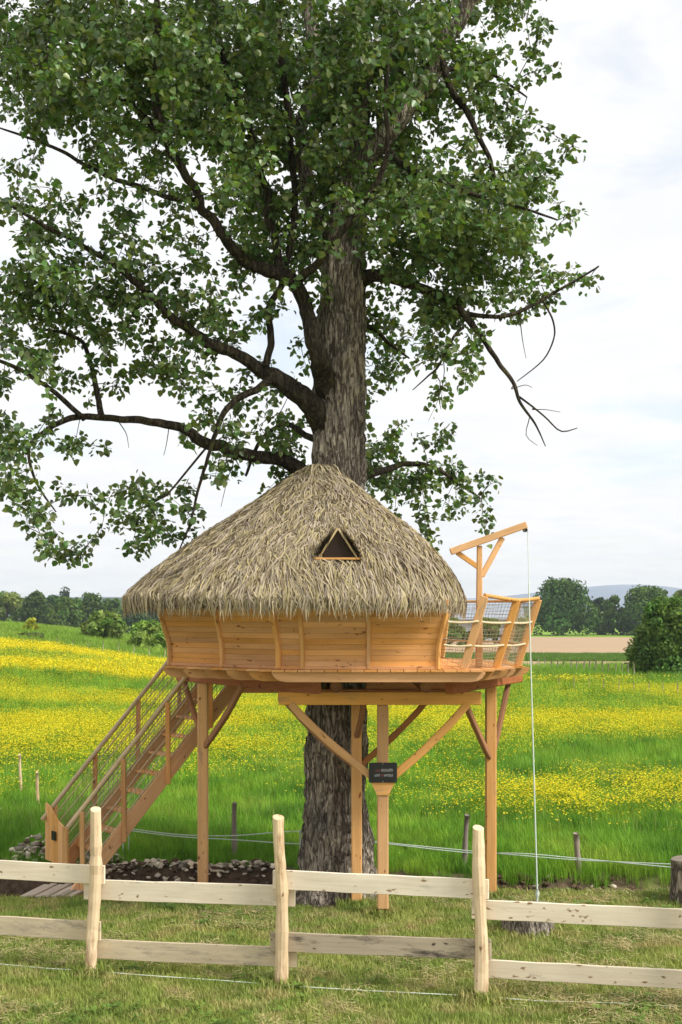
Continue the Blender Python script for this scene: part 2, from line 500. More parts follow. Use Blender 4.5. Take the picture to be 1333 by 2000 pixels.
# ground sheet
m, t, b = new_mat('ground_soil_and_turf')
at = N(t, 'ShaderNodeAttribute', attribute_name='zone')
sp = N(t, 'ShaderNodeSeparateColor'); t.links.new(at.outputs['Color'], sp.inputs[0])
ge = N(t, 'ShaderNodeNewGeometry')
nf = noise(t, ge.outputs['Position'], 9, 6, 0.7); nb = noise(t, ge.outputs['Position'], 0.8, 5, 0.6)
soil = ramp(t, [(0.3, (0.045, 0.030, 0.020)), (0.7, (0.15, 0.105, 0.070))]); t.links.new(nf.outputs['Fac'], soil.inputs[0])
lawn = ramp(t, [(0.3, (0.15, 0.19, 0.04)), (0.55, (0.26, 0.26, 0.08)), (0.75, (0.36, 0.29, 0.14))]); t.links.new(nf.outputs['Fac'], lawn.inputs[0])
mead = ramp(t, [(0.3, (0.14, 0.26, 0.026)), (0.7, (0.24, 0.35, 0.045))]); t.links.new(nb.outputs['Fac'], mead.inputs[0])
ny = noise(t, mapping(t, ge.outputs['Position'], (0.10, 0.16, 0.1)), 1.0, 6, 0.65)
yr = ramp(t, [(0.42, (0, 0, 0)), (0.56, (1, 1, 1))]); t.links.new(ny.outputs['Fac'], yr.inputs[0])
yfac = N(t, 'ShaderNodeMath', operation='MULTIPLY'); t.links.new(yr.outputs[0], yfac.inputs[0])
at2 = N(t, 'ShaderNodeAttribute', attribute_name='yellow'); t.links.new(at2.outputs['Fac'], yfac.inputs[1])
meadn = mixc(t, sp.outputs[2], mead.outputs[0], (0.075, 0.12, 0.022))
col = mixc(t, sp.outputs[1], meadn, lawn.outputs[0])
col = mixc(t, yfac.outputs[0], col, (0.62, 0.50, 0.02))
col = mixc(t, sp.outputs[0], col, soil.outputs[0])
t.links.new(col, b.inputs['Base Color']); b.inputs['Roughness'].default_value = 0.95
b.inputs['Specular IOR Level'].default_value = 0.1
bump(t, b, nf.outputs['Fac'], 0.8, 0.05)
M_ground = m

m, t, b = new_mat('ploughed_soil')
ge = N(t, 'ShaderNodeNewGeometry')
nb = noise(t, mapping(t, ge.outputs['Position'], (0.05, 0.5, 1)), 1.0, 6, 0.7)
rr = ramp(t, [(0.3, (0.33, 0.21, 0.115)), (0.7, (0.42, 0.29, 0.17))]); t.links.new(nb.outputs['Fac'], rr.inputs[0])
t.links.new(rr.outputs[0], b.inputs['Base Color']); b.inputs['Roughness'].default_value = 1.0
M_plough = m
M_hill = plain('wooded_hill', (0.05, 0.085, 0.045), 0.95, 0.05, var=0.4, vs=0.02)
M_hazerock = plain('haze_tinted_rock', (0.15, 0.19, 0.26), 0.95, 0.05, var=0.25, vs=0.004)  # blue of the distant haze is mixed into this rock colour

# ------------------------------------------------------------------ ground
def grow(a, step, end, k):
    v = [a]
    while v[-1] < end:
        v.append(v[-1] + step); step *= k
    return v
xs_p = grow(9.0, 0.16, 3900, 1.12)
xs = np.array([-v for v in reversed(xs_p)] + list(np.arange(-8.88, 8.9, 0.12)) + xs_p)
ys = np.array(list(np.arange(-40, 8, 2.0)) + list(np.arange(8, 15.5, 0.25)) + list(np.arange(15.5, 19.0, 0.07)) + grow(19.0, 0.12, 3900, 1.045))
GX, GY = np.meshgrid(xs, ys)
GZ = terrain(GX, GY)
e_ = edge_y(GX)
GZ = GZ + 0.05 * (fbm(GX * 7, GY * 7, seed=3) - 0.5) * smoothstep(e_ - 0.7, e_ - 0.5, GY) * (1 - smoothstep(e_ + 0.2, e_ + 0.4, GY))
nx, ny_ = len(xs), len(ys)
V = np.stack([GX, GY, GZ], -1).reshape(-1, 3)
ii, jj = np.meshgrid(np.arange(ny_ - 1), np.arange(nx - 1), indexing='ij')
a = (ii * nx + jj).ravel()
Fq = np.stack([a, a + 1, a + 1 + nx, a + nx], -1)
ground = obj_np('ground', V, Fq, M_ground, smooth=True)
tag(ground, 'mown lawn running into a buttercup meadow and far fields', None, None, 'structure')

def yellow_env(x, y):
    """how thick the buttercups stand"""
    px = CX + x * FPX / y
    u = (px - CX) / 666.0
    near = 28 + 16 * (fbm(x * 0.16, y * 0.07, seed=31) - 0.5) - 2.5 * np.clip(-u, 0, 1)
    far = np.where(u < 0.1, 74 + 10 * np.clip(-u, 0, 1), 62 - 6 * np.clip(u, 0, 1.2))
    f = smoothstep(near, near + 15, y) * (1 - smoothstep(far - 6, far + 6, y))
    patch = np.exp(-(((x - 4.9) / 2.3) ** 2 + ((y - 23.6) / 1.9) ** 2)) * 1.5
    small = 0.35 * np.exp(-(((x - 1.1) / 1.2) ** 2 + ((y - 25.5) / 2.0) ** 2))
    streak = smoothstep(0.40, 0.62, fbm(x * 0.13, y * 0.19, seed=21, oct=5))
    return np.clip(f * (0.16 + 1.2 * streak) + np.maximum(patch, small) * smoothstep(0.3, 0.6, fbm(x * 0.9, y * 0.6, seed=22)), 0, 1)

lawn_w = 1 - smoothstep(e_ - 0.1, e_ + 0.3, GY)
tw = smoothstep(-0.3, -0.8, GX)
soil_w = tw * smoothstep(e_ - 0.75, e_ - 0.55, GY) * (1 - smoothstep(e_ + 0.35, e_ + 0.65, GY))
soil_w = np.maximum(soil_w, 0.95 * (1 - tw) * smoothstep(e_ - 0.12, e_, GY) * (1 - smoothstep(e_ + 0.4, e_ + 0.7, GY)) * smoothstep(0.25, 0.45, fbm(GX * 2, GY * 2, seed=8)))
d_tree = np.hypot(GX + 0.06, GY - 16.8)
soil_w = np.maximum(soil_w, (1 - smoothstep(0.55, 1.0, d_tree)) * 0.9)
soil_w = np.maximum(soil_w, 0.9 * smoothstep(-2.9, -3.2, GX) * smoothstep(16.6, 16.75, GY) * (1 - smoothstep(17.5, 17.7, GY)))
zone = np.zeros((nx * ny_, 4), np.float32); zone[:, 0] = soil_w.ravel(); zone[:, 1] = lawn_w.ravel(); zone[:, 3] = 1; zone[:, 2] = (1 - smoothstep(35, 80, GY)).ravel()
ground.data.color_attributes.new('zone', 'FLOAT_COLOR', 'POINT').data.foreach_set('color', zone.ravel())
yv = np.where((GY > 28) & (GY < 170), yellow_env(GX, np.maximum(GY, 5)), 0).astype(np.float32)
ground.data.attributes.new('yellow', 'FLOAT', 'POINT').data.foreach_set('value', yv.ravel())

def sheet(name, px0, px1, pyn, pyf, mat, label, lift=0.06):
    """field lying on the terrain, between two lines of sight distances"""
    dn, df = ground_hit((px0 + px1) / 2, pyn), ground_hit((px0 + px1) / 2, pyf)
    V = []; F = []; ny2, nx2 = 14, 20
    for i in range(ny2 + 1):
        y = dn + (df - dn) * i / ny2
        for j in range(nx2 + 1):
            x = ((px0 + (px1 - px0) * j / nx2) - CX) * ((dn + df) / 2) / FPX
            V.append((x, y, tz(x, y) + lift))
    for i in range(ny2):
        for j in range(nx2):
            a = i * (nx2 + 1) + j; F.append((a, a + 1, a + nx2 + 2, a + nx2 + 1))
    o = mk(name, V, F, mat)
    tag(o, label, None, None, 'structure')
    return dn, df
FD = {}
FD['plough'] = sheet('ploughed_field', 690, 1520, 1281, 1245, M_plough, 'bare brown ploughed field beyond the crop strip', 0.05)
FD['track'] = sheet('field_track', 800, 1480, 1302, 1293, M_plough, 'bare strip of soil along the wire fence', 0.04)

# ------------------------------------------------------------------ hills on the horizon
def hill(name, y0, depth, x0, x1, hfun, label, mat=None):
    n, k = 90, 8
    V = []; F = []
    for i in range(n + 1):
        x = x0 + (x1 - x0) * i / n
        h = hfun(x)
        for j in range(k + 1):
            s = j / k
            V.append((x, y0 + depth * s, -12 + (h + 12) * math.sin(math.pi * min(1, 0.02 + s)) ** 0.8))
    for i in range(n):
        for j in range(k):
            a = i * (k + 1) + j; F.append((a, a + k + 1, a + k + 2, a + 1))
    return tag(mk(name, V, F, mat or M_hill, smooth=True), label, None, None, 'structure')
hn = lambda x, s, k: float(fbm(np.array([x * s]), np.array([0.5]), seed=k)[0])
hill('mountain_ridge', 3300, 500, -2600, 2600, lambda x: 14 + 24 * hn(x, 0.0016, 3) + 34 * math.exp(-((x - 700) / 230) ** 2) + 6 * hn(x, 0.012, 9), 'pale blue mountain ridge on the horizon', M_hazerock)
hill('wooded_hills', 1200, 400, -1500, 200, lambda x: 9 + 12 * hn(x, 0.004, 5) - 10 * max(0, (x + 100) / 300), 'dark wooded hills behind the tree line')

# ------------------------------------------------------------------ stuff scattered by geometry nodes
def scatter(name, pts, rot, scl, src, label):
    me = bpy.data.meshes.new(name)
    me.vertices.add(len(pts)); me.vertices.foreach_set('co', np.asarray(pts, np.float32).ravel())
    me.attributes.new('rz', 'FLOAT', 'POINT').data.foreach_set('value', np.asarray(rot, np.float32))
    me.attributes.new('sc', 'FLOAT', 'POINT').data.foreach_set('value', np.asarray(scl, np.float32))
    me.update()
    o = bpy.data.objects.new(name, me); reg(o)
    g = bpy.data.node_groups.new(name + '_nodes', 'GeometryNodeTree')
    g.interface.new_socket('Geometry', in_out='INPUT', socket_type='NodeSocketGeometry')
    g.interface.new_socket('Geometry', in_out='OUTPUT', socket_type='NodeSocketGeometry')
    gi = g.nodes.new('NodeGroupInput'); go = g.nodes.new('NodeGroupOutput')
    ip = g.nodes.new('GeometryNodeInstanceOnPoints'); ob = g.nodes.new('GeometryNodeObjectInfo')
    ob.inputs['Object'].default_value = src; ob.inputs['As Instance'].default_value = True
    na = g.nodes.new('GeometryNodeInputNamedAttribute'); na.data_type = 'FLOAT'; na.inputs[0].default_value = 'rz'
    nb = g.nodes.new('GeometryNodeInputNamedAttribute'); nb.data_type = 'FLOAT'; nb.inputs[0].default_value = 'sc'
    cx = g.nodes.new('ShaderNodeCombineXYZ'); er = g.nodes.new('FunctionNodeEulerToRotation')
    g.links.new(na.outputs[0], cx.inputs[2]); g.links.new(cx.outputs[0], er.inputs[0])
    g.links.new(gi.outputs[0], ip.inputs['Points']); g.links.new(ob.outputs['Geometry'], ip.inputs['Instance'])
    g.links.new(er.outputs[0], ip.inputs['Rotation']); g.links.new(nb.outputs[0], ip.inputs['Scale'])
    g.links.new(ip.outputs[0], go.inputs[0])
    md = o.modifiers.new('scatter', 'NODES'); md.node_group = g
    return tag(o, label, None, None, 'stuff')

def tuft(name, n, rad, hmin, hmax, wid, lean, mat, seed):
    r = np.random.default_rng(seed)
    V = []; Q = []; T = []
    for i in range(n):
        a = r.uniform(0, 2 * np.pi); q = rad * math.sqrt(r.uniform())
        bx, by = q * math.cos(a), q * math.sin(a)
        h = r.uniform(hmin, hmax); la = r.uniform(0, 2 * np.pi); l = lean * h * r.uniform(0.2, 1)
        fx, fy = math.cos(la), math.sin(la); sx, sy = -fy * wid / 2, fx * wid / 2
        k = len(V)
        V += [(bx - sx, by - sy, -0.02), (bx + sx, by + sy, -0.02),
              (bx + fx * l * 0.35 + sx * .8, by + fy * l * 0.35 + sy * .8, h * 0.6), (bx + fx * l * 0.35 - sx * .8, by + fy * l * 0.35 - sy * .8, h * 0.6),
              (bx + fx * l, by + fy * l, h)]
        Q.append((k, k + 1, k + 2, k + 3)); T.append((k + 3, k + 2, k + 4))
    me = mesh_np(name, V, [np.array(Q), np.array(T)]); me.materials.append(mat)
    return bpy.data.objects.new(name, me)

def clump(name, n, rad, hmin, hmax, size, mat, seed):
    r = np.random.default_rng(seed); V = []; T = []
    for i in range(n):
        a = r.uniform(0, 6.28); q = rad * math.sqrt(r.uniform()); h = r.uniform(hmin, hmax)
        c = np.array([q * math.cos(a), q * math.sin(a), h]); s = size * r.uniform(0.7, 1.2)
        tl = r.uniform(-0.5, 0.5, 2); k = len(V); V.append(tuple(c - (0, 0, s * 0.35)))
        for j in range(5):
            b_ = j * 1.2566 + a
            V.append((c[0] + s * math.cos(b_), c[1] + s * math.sin(b_), c[2] + s * (tl[0] * math.cos(b_) + tl[1] * math.sin(b_))))
        for j in range(5): T.append((k, k + 1 + j, k + 1 + (j + 1) % 5))
    me = mesh_np(name, V, np.array(T)); me.materials.append(mat)
    return bpy.data.objects.new(name, me)

def pts_in(n, x0, x1, y0, y1, mode='flat'):
    if mode == 'flat':
        return rng.uniform(x0, x1, n), rng.uniform(y0, y1, n)
    y = np.exp(rng.uniform(math.log(y0), math.log(y1), n))      # thinner with distance
    return rng.uniform(-1, 1, n) * (0.26 * y + 3.0), y

# lawn
lx, ly = pts_in(40000, -6.5, 6.5, 10.2, 17.6)
le = edge_y(lx)
bare = tw_ = smoothstep(-0.3, -0.8, lx) * 0.62
keep = (ly < le + 0.02 - bare) & (np.hypot(lx + 0.06, ly - 16.8) > 0.62 + 0.2 * rng.uniform(size=len(lx)))
keep &= ~((lx < -2.95) & (ly > 16.7))
keep &= rng.uniform(size=len(lx)) < 0.45 + 0.75 * fbm(lx * 1.5, ly * 1.5, seed=14)
lx, ly = lx[keep], ly[keep]
lz = terrain(lx, ly)
k3 = rng.integers(0, 3, len(lx))
for k in range(3):
    src = tuft('lawn_tuft', 22, 0.09, 0.025, 0.075, 0.007, 1.0, M_lawn, 100 + k)
    q = k3 == k
    scatter('lawn_grass', np.stack([lx, ly, lz], -1)[q], rng.uniform(0, 6.28, q.sum()), rng.uniform(0.55, 1.25, q.sum()), src,
            ['short mown lawn grass in the foreground', 'short mown lawn grass around the fence', 'short mown lawn grass under the treehouse'][k])
# cut straw and small weeds lying in the lawn
M_straw = grass_mat('cut_straw', [(0.3, (0.42, 0.33, 0.15)), (0.7, (0.62, 0.51, 0.27))], 3.0, None, 0.2, 0.7, 1.2)
M_weed = grass_mat('lawn_weed', [(0.3, (0.11, 0.20, 0.035)), (0.7, (0.19, 0.29, 0.05))], 2.0, None, 0.3, 0.7, 1.2)
def litter(name, n, rad, ln, wid, mat, seed, up=0.03, tilt=0.25):
    r = np.random.default_rng(seed); V = []; Q = []
    for i in range(n):
        a = r.uniform(0, 6.28); q = rad * math.sqrt(r.uniform()); c = np.array([q * math.cos(a), q * math.sin(a), r.uniform(0.01, up)])
        b_ = r.uniform(0, 6.28); l = ln * r.uniform(0.5, 1.2) / 2; dv = np.array([math.cos(b_), math.sin(b_), r.uniform(-tilt, tilt)]) * l; sv = np.array([-math.sin(b_), math.cos(b_), r.uniform(-.3, .3)]) * wid / 2
        k = len(V); V += [c - dv, c + sv, c + dv, c - sv]; Q.append((k, k + 1, k + 2, k + 3))
    me = mesh_np(name, V, np.array(Q)); me.materials.append(mat); return bpy.data.objects.new(name, me)
q = rng.choice(len(lx), 5200, replace=False); q = q[rng.uniform(size=len(q)) < smoothstep(0.42, 0.62, fbm(lx[q] * 1.1, ly[q] * 1.1, seed=51))]
scatter('cut_grass_litter', np.stack([lx, ly, lz + 0.02], -1)[q], rng.uniform(0, 6.28, len(q)), rng.uniform(0.7, 1.3, len(q)), litter('straw_litter', 16, 0.13, 0.10, 0.006, M_straw, 710, 0.05), 'dry cut grass lying on the mown lawn')
q = rng.choice(len(lx), 2600, replace=False); q = q[rng.uniform(size=len(q)) < smoothstep(0.48, 0.66, fbm(lx[q] * 0.8 + 9, ly[q] * 0.8, seed=52))]
scatter('lawn_weeds', np.stack([lx, ly, lz], -1)[q], rng.uniform(0, 6.28, len(q)), rng.uniform(0.6, 1.3, len(q)), litter('weed_rosette', 14, 0.07, 0.07, 0.026, M_weed, 711, 0.06, 0.5), 'broad leaved weeds growing in the mown lawn')
fb = np.array([(-2.315, 13.2), (-0.525, 12.77), (1.22, 12.36), (0.465, 15.74), (0.18, 16.27), (1.76, 16.75), (1.97, 14.9)])
k_ = rng.integers(0, len(fb), 420); a_ = rng.uniform(0, 6.28, 420); r_q = np.where(k_ == 6, 0.27, 0.06) + np.abs(rng.normal(0, 0.05, 420))
gx, gy = fb[k_, 0] + r_q * np.cos(a_), fb[k_, 1] + r_q * np.sin(a_)
scatter('post_foot_grass', np.stack([gx, gy, terrain(gx, gy)], -1), rng.uniform(0, 6.28, 420), rng.uniform(0.9, 2.0, 420), src, 'longer grass left standing around the post feet')
# meadow near
mx, my = pts_in(38000, 0, 0, 16.9, 75, 'log')
me_ = edge_y(mx) + 0.10 + 0.45 * smoothstep(-0.3, -0.8, mx)
keep = (my > me_) & (np.abs(mx) < 0.25 * my + 2.2)
mx, my = mx[keep], my[keep]; mz = terrain(mx, my)
k3 = rng.integers(0, 3, len(mx))
ms_ = (0.30 + 0.5 * fbm(mx * 0.35, my * 0.35, seed=40) + 0.013 * (my - 17)) * rng.uniform(0.7, 1.2, len(mx)) * (0.78 + 0.22 * smoothstep(me_[keep], me_[keep] + 0.9, my))
for k in range(3):
    src = tuft('meadow_tuft', 34, 0.20, 0.16, 0.46, 0.010, 0.75, M_mead, 200 + k)
    q = k3 == k
    scatter('meadow_grass', np.stack([mx, my, mz], -1)[q], rng.uniform(0, 6.28, q.sum()), ms_[q], src,
            ['lush green meadow grass behind the tree', 'tall green meadow grass beside the ditch', 'tall green meadow grass among buttercups'][k])
M_stem = grass_mat('seed_stem', [(0.3, (0.26, 0.34, 0.07)), (0.7, (0.40, 0.40, 0.13))], 0.7, None, 0.3, 0.7, 1.2)
q = rng.choice(len(mx), 2600, replace=False); q = q[(my[q] > 20.0) & (rng.uniform(size=len(q)) < 0.25 + smoothstep(0.4, 0.6, fbm(mx[q] * 0.3, my[q] * 0.25, seed=53)))]
scatter('meadow_seed_heads', np.stack([mx, my, mz], -1)[q], rng.uniform(0, 6.28, len(q)), rng.uniform(0.7, 1.2, len(q)), tuft('seed_stem_tuft', 7, 0.3, 0.22, 0.44, 0.006, 0.45, M_stem, 712), 'tall seed stems standing above the meadow grass')
# meadow far
fx, fy = pts_in(16000, 0, 0, 60, 210, 'log')
fz = terrain(fx, fy)
src = tuft('far_meadow_tuft', 40, 0.45, 0.15, 0.45, 0.03, 0.6, M_meadfar, 300)
px_ = CX + fx * FPX / fy
keep = ~((px_ > 680) & (fy > FD['track'][0] - 3))
scatter('far_meadow_grass', np.stack([fx, fy, fz], -1)[keep], rng.uniform(0, 6.28, keep.sum()), rng.uniform(0.6, 1.3, keep.sum()), src, 'far meadow grass towards the tree line')
# buttercups
bx, by = pts_in(150000, 0, 0, 18.5, 75, 'log')
keep = rng.uniform(size=len(bx)) < yellow_env(bx, by) * (0.55 + 0.45 * smoothstep(25, 45, by))
bx, by = bx[keep], by[keep]
src = clump('buttercup_clump', 10, 0.26, 0.22, 0.40, 0.0145, M_flower, 400)
scatter('buttercups', np.stack([bx, by, terrain(bx, by)], -1), rng.uniform(0, 6.28, len(bx)), rng.uniform(0.7, 1.15, len(bx)), src, 'yellow buttercups flowering across the meadow')
bx, by = pts_in(60000, 0, 0, 60, 160, 'log')
keep = rng.uniform(size=len(bx)) < yellow_env(bx, by)
bx, by = bx[keep], by[keep]
src = clump('far_buttercup_clump', 24, 0.6, 0.25, 0.5, 0.032, M_flower, 401)
scatter('far_buttercups', np.stack([bx, by, terrain(bx, by)], -1), rng.uniform(0, 6.28, len(bx)), rng.uniform(0.7, 1.15, len(bx)), src, 'far drift of yellow buttercups below the tree line')
# crop strip between the bare fields
dn, df = FD['plough'][0], FD['track'][1]
cy = rng.uniform(df, dn + 1, 6000); cx_ = rng.uniform(5, 40, 6000)
src = tuft('crop_tuft', 40, 0.5, 0.15, 0.26, 0.04, 0.4, M_cereal, 500)
scatter('green_crop', np.stack([cx_, cy, terrain(cx_, cy)], -1), rng.uniform(0, 6.28, 6000), rng.uniform(0.9, 1.25, 6000), src, 'strip of tall green crop between bare fields')

# ------------------------------------------------------------------ background trees and bushes
def set_lc(me, cols):
    """one colour per polygon (face corner attribute)"""
    at = me.attributes.new('lc', 'FLOAT_COLOR', 'FACE')
    c = np.ones((len(cols), 4), np.float32); c[:, :3] = cols
    at.data.foreach_set('color', c.ravel())

def leaf_cloud(centers, radii, n, size, base, var, r, squash=0.8, shell=0.55):
    """leaf-sized bent quads through lobes; returns V, F, colours"""
    k = r.integers(0, len(centers), n) if radii is None else r.choice(len(centers), n, p=radii ** 2 / np.sum(radii ** 2))
    dirs = r.normal(size=(n, 3)); dirs /= np.linalg.norm(dirs, axis=1, keepdims=True)
    rad = (shell + (1 - shell) * r.uniform(size=n) ** 0.6) * radii[k] * r.uniform(0.85, 1.15, n)
    c = centers[k] + dirs * rad[:, None] * np.array([1, 1, squash])
    nrm = dirs * 0.7 + r.normal(size=(n, 3)) * 0.6 + np.array([0, 0, 0.35]); nrm /= np.linalg.norm(nrm, axis=1, keepdims=True)
    t1 = np.cross(nrm, r.normal(size=(n, 3))); t1 /= np.linalg.norm(t1, axis=1, keepdims=True)
    t2 = np.cross(nrm, t1)
    s = size * r.uniform(0.55, 1.3, n)[:, None]
    V = np.stack([c - t1 * s, c - t2 * s * 0.55 + nrm * s * 0.2, c + t1 * s, c + t2 * s * 0.55 + nrm * s * 0.2], 1).reshape(-1, 3)
    Fq = np.arange(4 * n).reshape(n, 4)
    lob = r.uniform(0.8, 1.25, len(centers))[k]
    hue = r.uniform(-1, 1, len(centers))[k]
    cols = np.array(base)[None, :] * (lob * r.uniform(1 - var, 1 + var, n))[:, None]
    cols[:, 0] *= 1 + 0.18 * hue
    return V, Fq, cols

def bg_tree(name, label, cat, px, d, top_py, width_px, base, seed, n=4200, size=0.42, lobes=46, group=None, base_py=None, skirt=0.03, trunk=True, shape='dome'):
    r = np.random.default_rng(seed)
    x = (px - CX) * d / FPX
    gz = tz(x, d)
    ztop = CH - (top_py - HY) * d / FPX
    H = ztop - gz; W = width_px * d / FPX / 2 * 1.22
    root = empty(name, (x, d, gz), label, cat, group)
    cen = []; rad = []
    for i in range(lobes):
        s = r.uniform(0, 1) ** 0.75
        zc = gz + H * (skirt + (0.93 - skirt) * s)
        prof = {'round': math.sin(math.pi * (0.12 + 0.80 * s)) ** 0.7, 'cone': 1 - 0.85 * s, 'dome': math.cos(math.pi / 2 * s * 0.92) ** 0.6}[shape]
        a = r.uniform(0, 6.283); q = W * prof * math.sqrt(r.uniform(0.05, 1)) * 0.8
        rr = W * r.uniform(0.20, 0.38) * (0.6 + 0.4 * prof)
        rr = min(rr, max(0.28 * W, (ztop - zc)))
        if shape == 'cone': q *= 0.35; rr = W * (0.45 + 0.5 * prof)
        cen.append((x + q * math.cos(a), d + q * math.sin(a) * 0.9, min(zc, ztop - rr * 0.8))); rad.append(rr)
    V, Fq, cols = leaf_cloud(np.array(cen), np.array(rad), n, size, base, 0.35, r)
    V[:, 2] = np.maximum(V[:, 2], gz + 0.02)
    me = mesh_np('crown', V, Fq); set_lc(me, cols); me.materials.append(M_bgleaf)
    tag(reg(bpy.data.objects.new('crown', me), None, root), None, None, None, 'stuff')
    if trunk:
        pts = [(x, d, gz - 0.2), (x + 0.02 * H, d, gz + H * 0.3), (x, d, gz + H * 0.75)]
        tube('trunk', pts, [0.035 * H, 0.025 * H, 0.01 * H], M_bgtrunk, root, 6)
        for kk in range(3):
            c = cen[kk * 3 % len(cen)]
            tube('limb', [(x + 0.01 * H, d, gz + H * 0.3), ((x + c[0]) / 2, (d + c[1]) / 2, (gz + H * 0.35 + c[2]) / 2), c], [0.016 * H, 0.011 * H, 0.005 * H], M_bgtrunk, root, 5)
    return root

G_dk = (0.060, 0.105, 0.024); G_md = (0.085, 0.145, 0.03); G_lt = (0.15, 0.21, 0.045); G_bl = (0.046, 0.085, 0.026)
LT = 'trees along the left tree line'; RT = 'trees along the right field edge'
bg_tree('pale_tree', 'pale yellow-green tree at the left picture edge', 'tree', 14, 300, 1155, 83, G_lt, 51, group=LT, lobes=37)
bg_tree('slender_tree', 'pale slim tree between pale edge tree and round dark tree', 'tree', 42, 315, 1161, 54, (0.10, 0.16, 0.045), 52, group=LT, lobes=30, n=2700)
bg_tree('round_tree', 'broad round dark tree behind the small yellow bush', 'tree', 73, 285, 1155, 86, G_dk, 53, group=LT, n=4800)
bg_tree('dark_tree', 'dark green tree right of the broad round one', 'tree', 106, 300, 1160, 67, G_bl, 54, group=LT)
bg_tree('conifer_tree', 'narrow pointed conifer poking above the left tree line', 'tree', 128, 420, 1143, 27, (0.03, 0.05, 0.025), 55, group=LT, lobes=23, n=1350, shape='cone', size=0.5)
bg_tree('oak_tree', 'rounded mid green tree below the pointed conifer', 'tree', 132, 280, 1164, 75, G_md, 56, group=LT, n=4500)
bg_tree('tall_tree', 'tall domed tree behind the reddish green bush', 'tree', 178, 295, 1156, 81, G_dk, 57, group=LT, n=4800)
bg_tree('low_tree', 'lower dark tree just left of the thatched roof edge', 'tree', 216, 305, 1165, 72, G_md, 58, group=LT)
bg_tree('eave_tree', 'very dark tree under the left thatch overhang', 'tree', 258, 300, 1175, 89, G_bl, 59, group=LT, n=4500)
bg_tree('wall_tree', 'dark tree beside the left wall of the hut', 'tree', 305, 310, 1169, 81, G_bl, 60, group=LT)
bg_tree('hidden_tree', 'dark tree mostly behind the left hut wall', 'tree', 338, 315, 1169, 81, G_dk, 61, group=LT)
bg_tree('yellow_bush', 'small round yellow-green bush at the field edge', 'bush', 60, 112, 1208, 26, (0.30, 0.34, 0.05), 70, n=1350, size=0.22, lobes=20, trunk=False, shape='dome', skirt=0.05)
bg_tree('scrub_bush', 'low brown-green scrub standing in the meadow', 'bush', 58, 96, 1238, 54, (0.09, 0.115, 0.035), 71, n=1350, size=0.22, lobes=23, trunk=False, shape='dome', skirt=0.05)
bg_tree('reddish_bush', 'large shrub with reddish top before the left trees', 'bush', 203, 116, 1196, 80, (0.17, 0.23, 0.055), 72, n=3600, size=0.3, lobes=37, trunk=False, shape='dome', skirt=0.05)
bg_tree('bright_bush', 'bright green rounded shrub touching the hut wall', 'bush', 290, 104, 1214, 74, (0.18, 0.27, 0.05), 73, n=3900, size=0.26, lobes=37, trunk=False, shape='dome', skirt=0.05)
bg_tree('dome_tree', 'big dark domed tree right of the hoist', 'tree', 1098, ground_hit(1100, 1241) + 0, 1129, 136, (0.062, 0.12, 0.025), 80, n=9000, size=0.40, lobes=74, group=RT, skirt=0.02, shape='dome')
bg_tree('little_tree', 'small dark tree in the gap below the mountain', 'tree', 1168, ground_hit(1100, 1241) + 14, 1166, 50, G_bl, 81, n=2700, size=0.40, lobes=34, group=RT, skirt=0.02, shape='dome')
bg_tree('gap_tree', 'light green peaked tree below the mountain', 'tree', 1197, ground_hit(1100, 1241) + 8, 1163, 56, G_md, 82, n=3600, size=0.40, lobes=40, group=RT, skirt=0.02, shape='dome')
bg_tree('rounded_tree', 'rounded green tree rising behind the near bush', 'tree', 1262, ground_hit(1100, 1241) + 3, 1143, 112, (0.085, 0.15, 0.03), 83, n=7500, size=0.40, lobes=64, group=RT, skirt=0.02, shape='dome')
bg_tree('edge_tree', 'pale green tree cut by the right picture edge', 'tree', 1338, ground_hit(1100, 1241) + -4, 1151, 70, G_lt, 84, n=3900, size=0.40, lobes=44, group=RT, skirt=0.02)
bg_tree('screened_tree', 'dark far tree seen through the terrace netting', 'tree', 905, 210, 1178, 70, G_dk, 85, n=2400, lobes=34, group=RT)
bg_tree('near_bush', 'large dense dark bush at the right edge of the meadow', 'bush', 1312, 66, 1165, 150, (0.10, 0.175, 0.034), 90, n=22500, size=0.105, lobes=102, skirt=0.04, shape='dome', trunk=True)

for i, (px, wd) in enumerate(((880, 70), (950, 80), (1010, 60))):
    bg_tree('field_hedge', ['low green hedge bush beside the hut corner seen through netting', 'low green hedge bush before the grey shed', 'low green hedge bush behind the outer terrace post'][i], 'bush', px, 150, 1206, wd, (0.12, 0.19, 0.04), 95 + i, n=1800, size=0.25, lobes=24, group='hedge bushes before the shed', trunk=False)
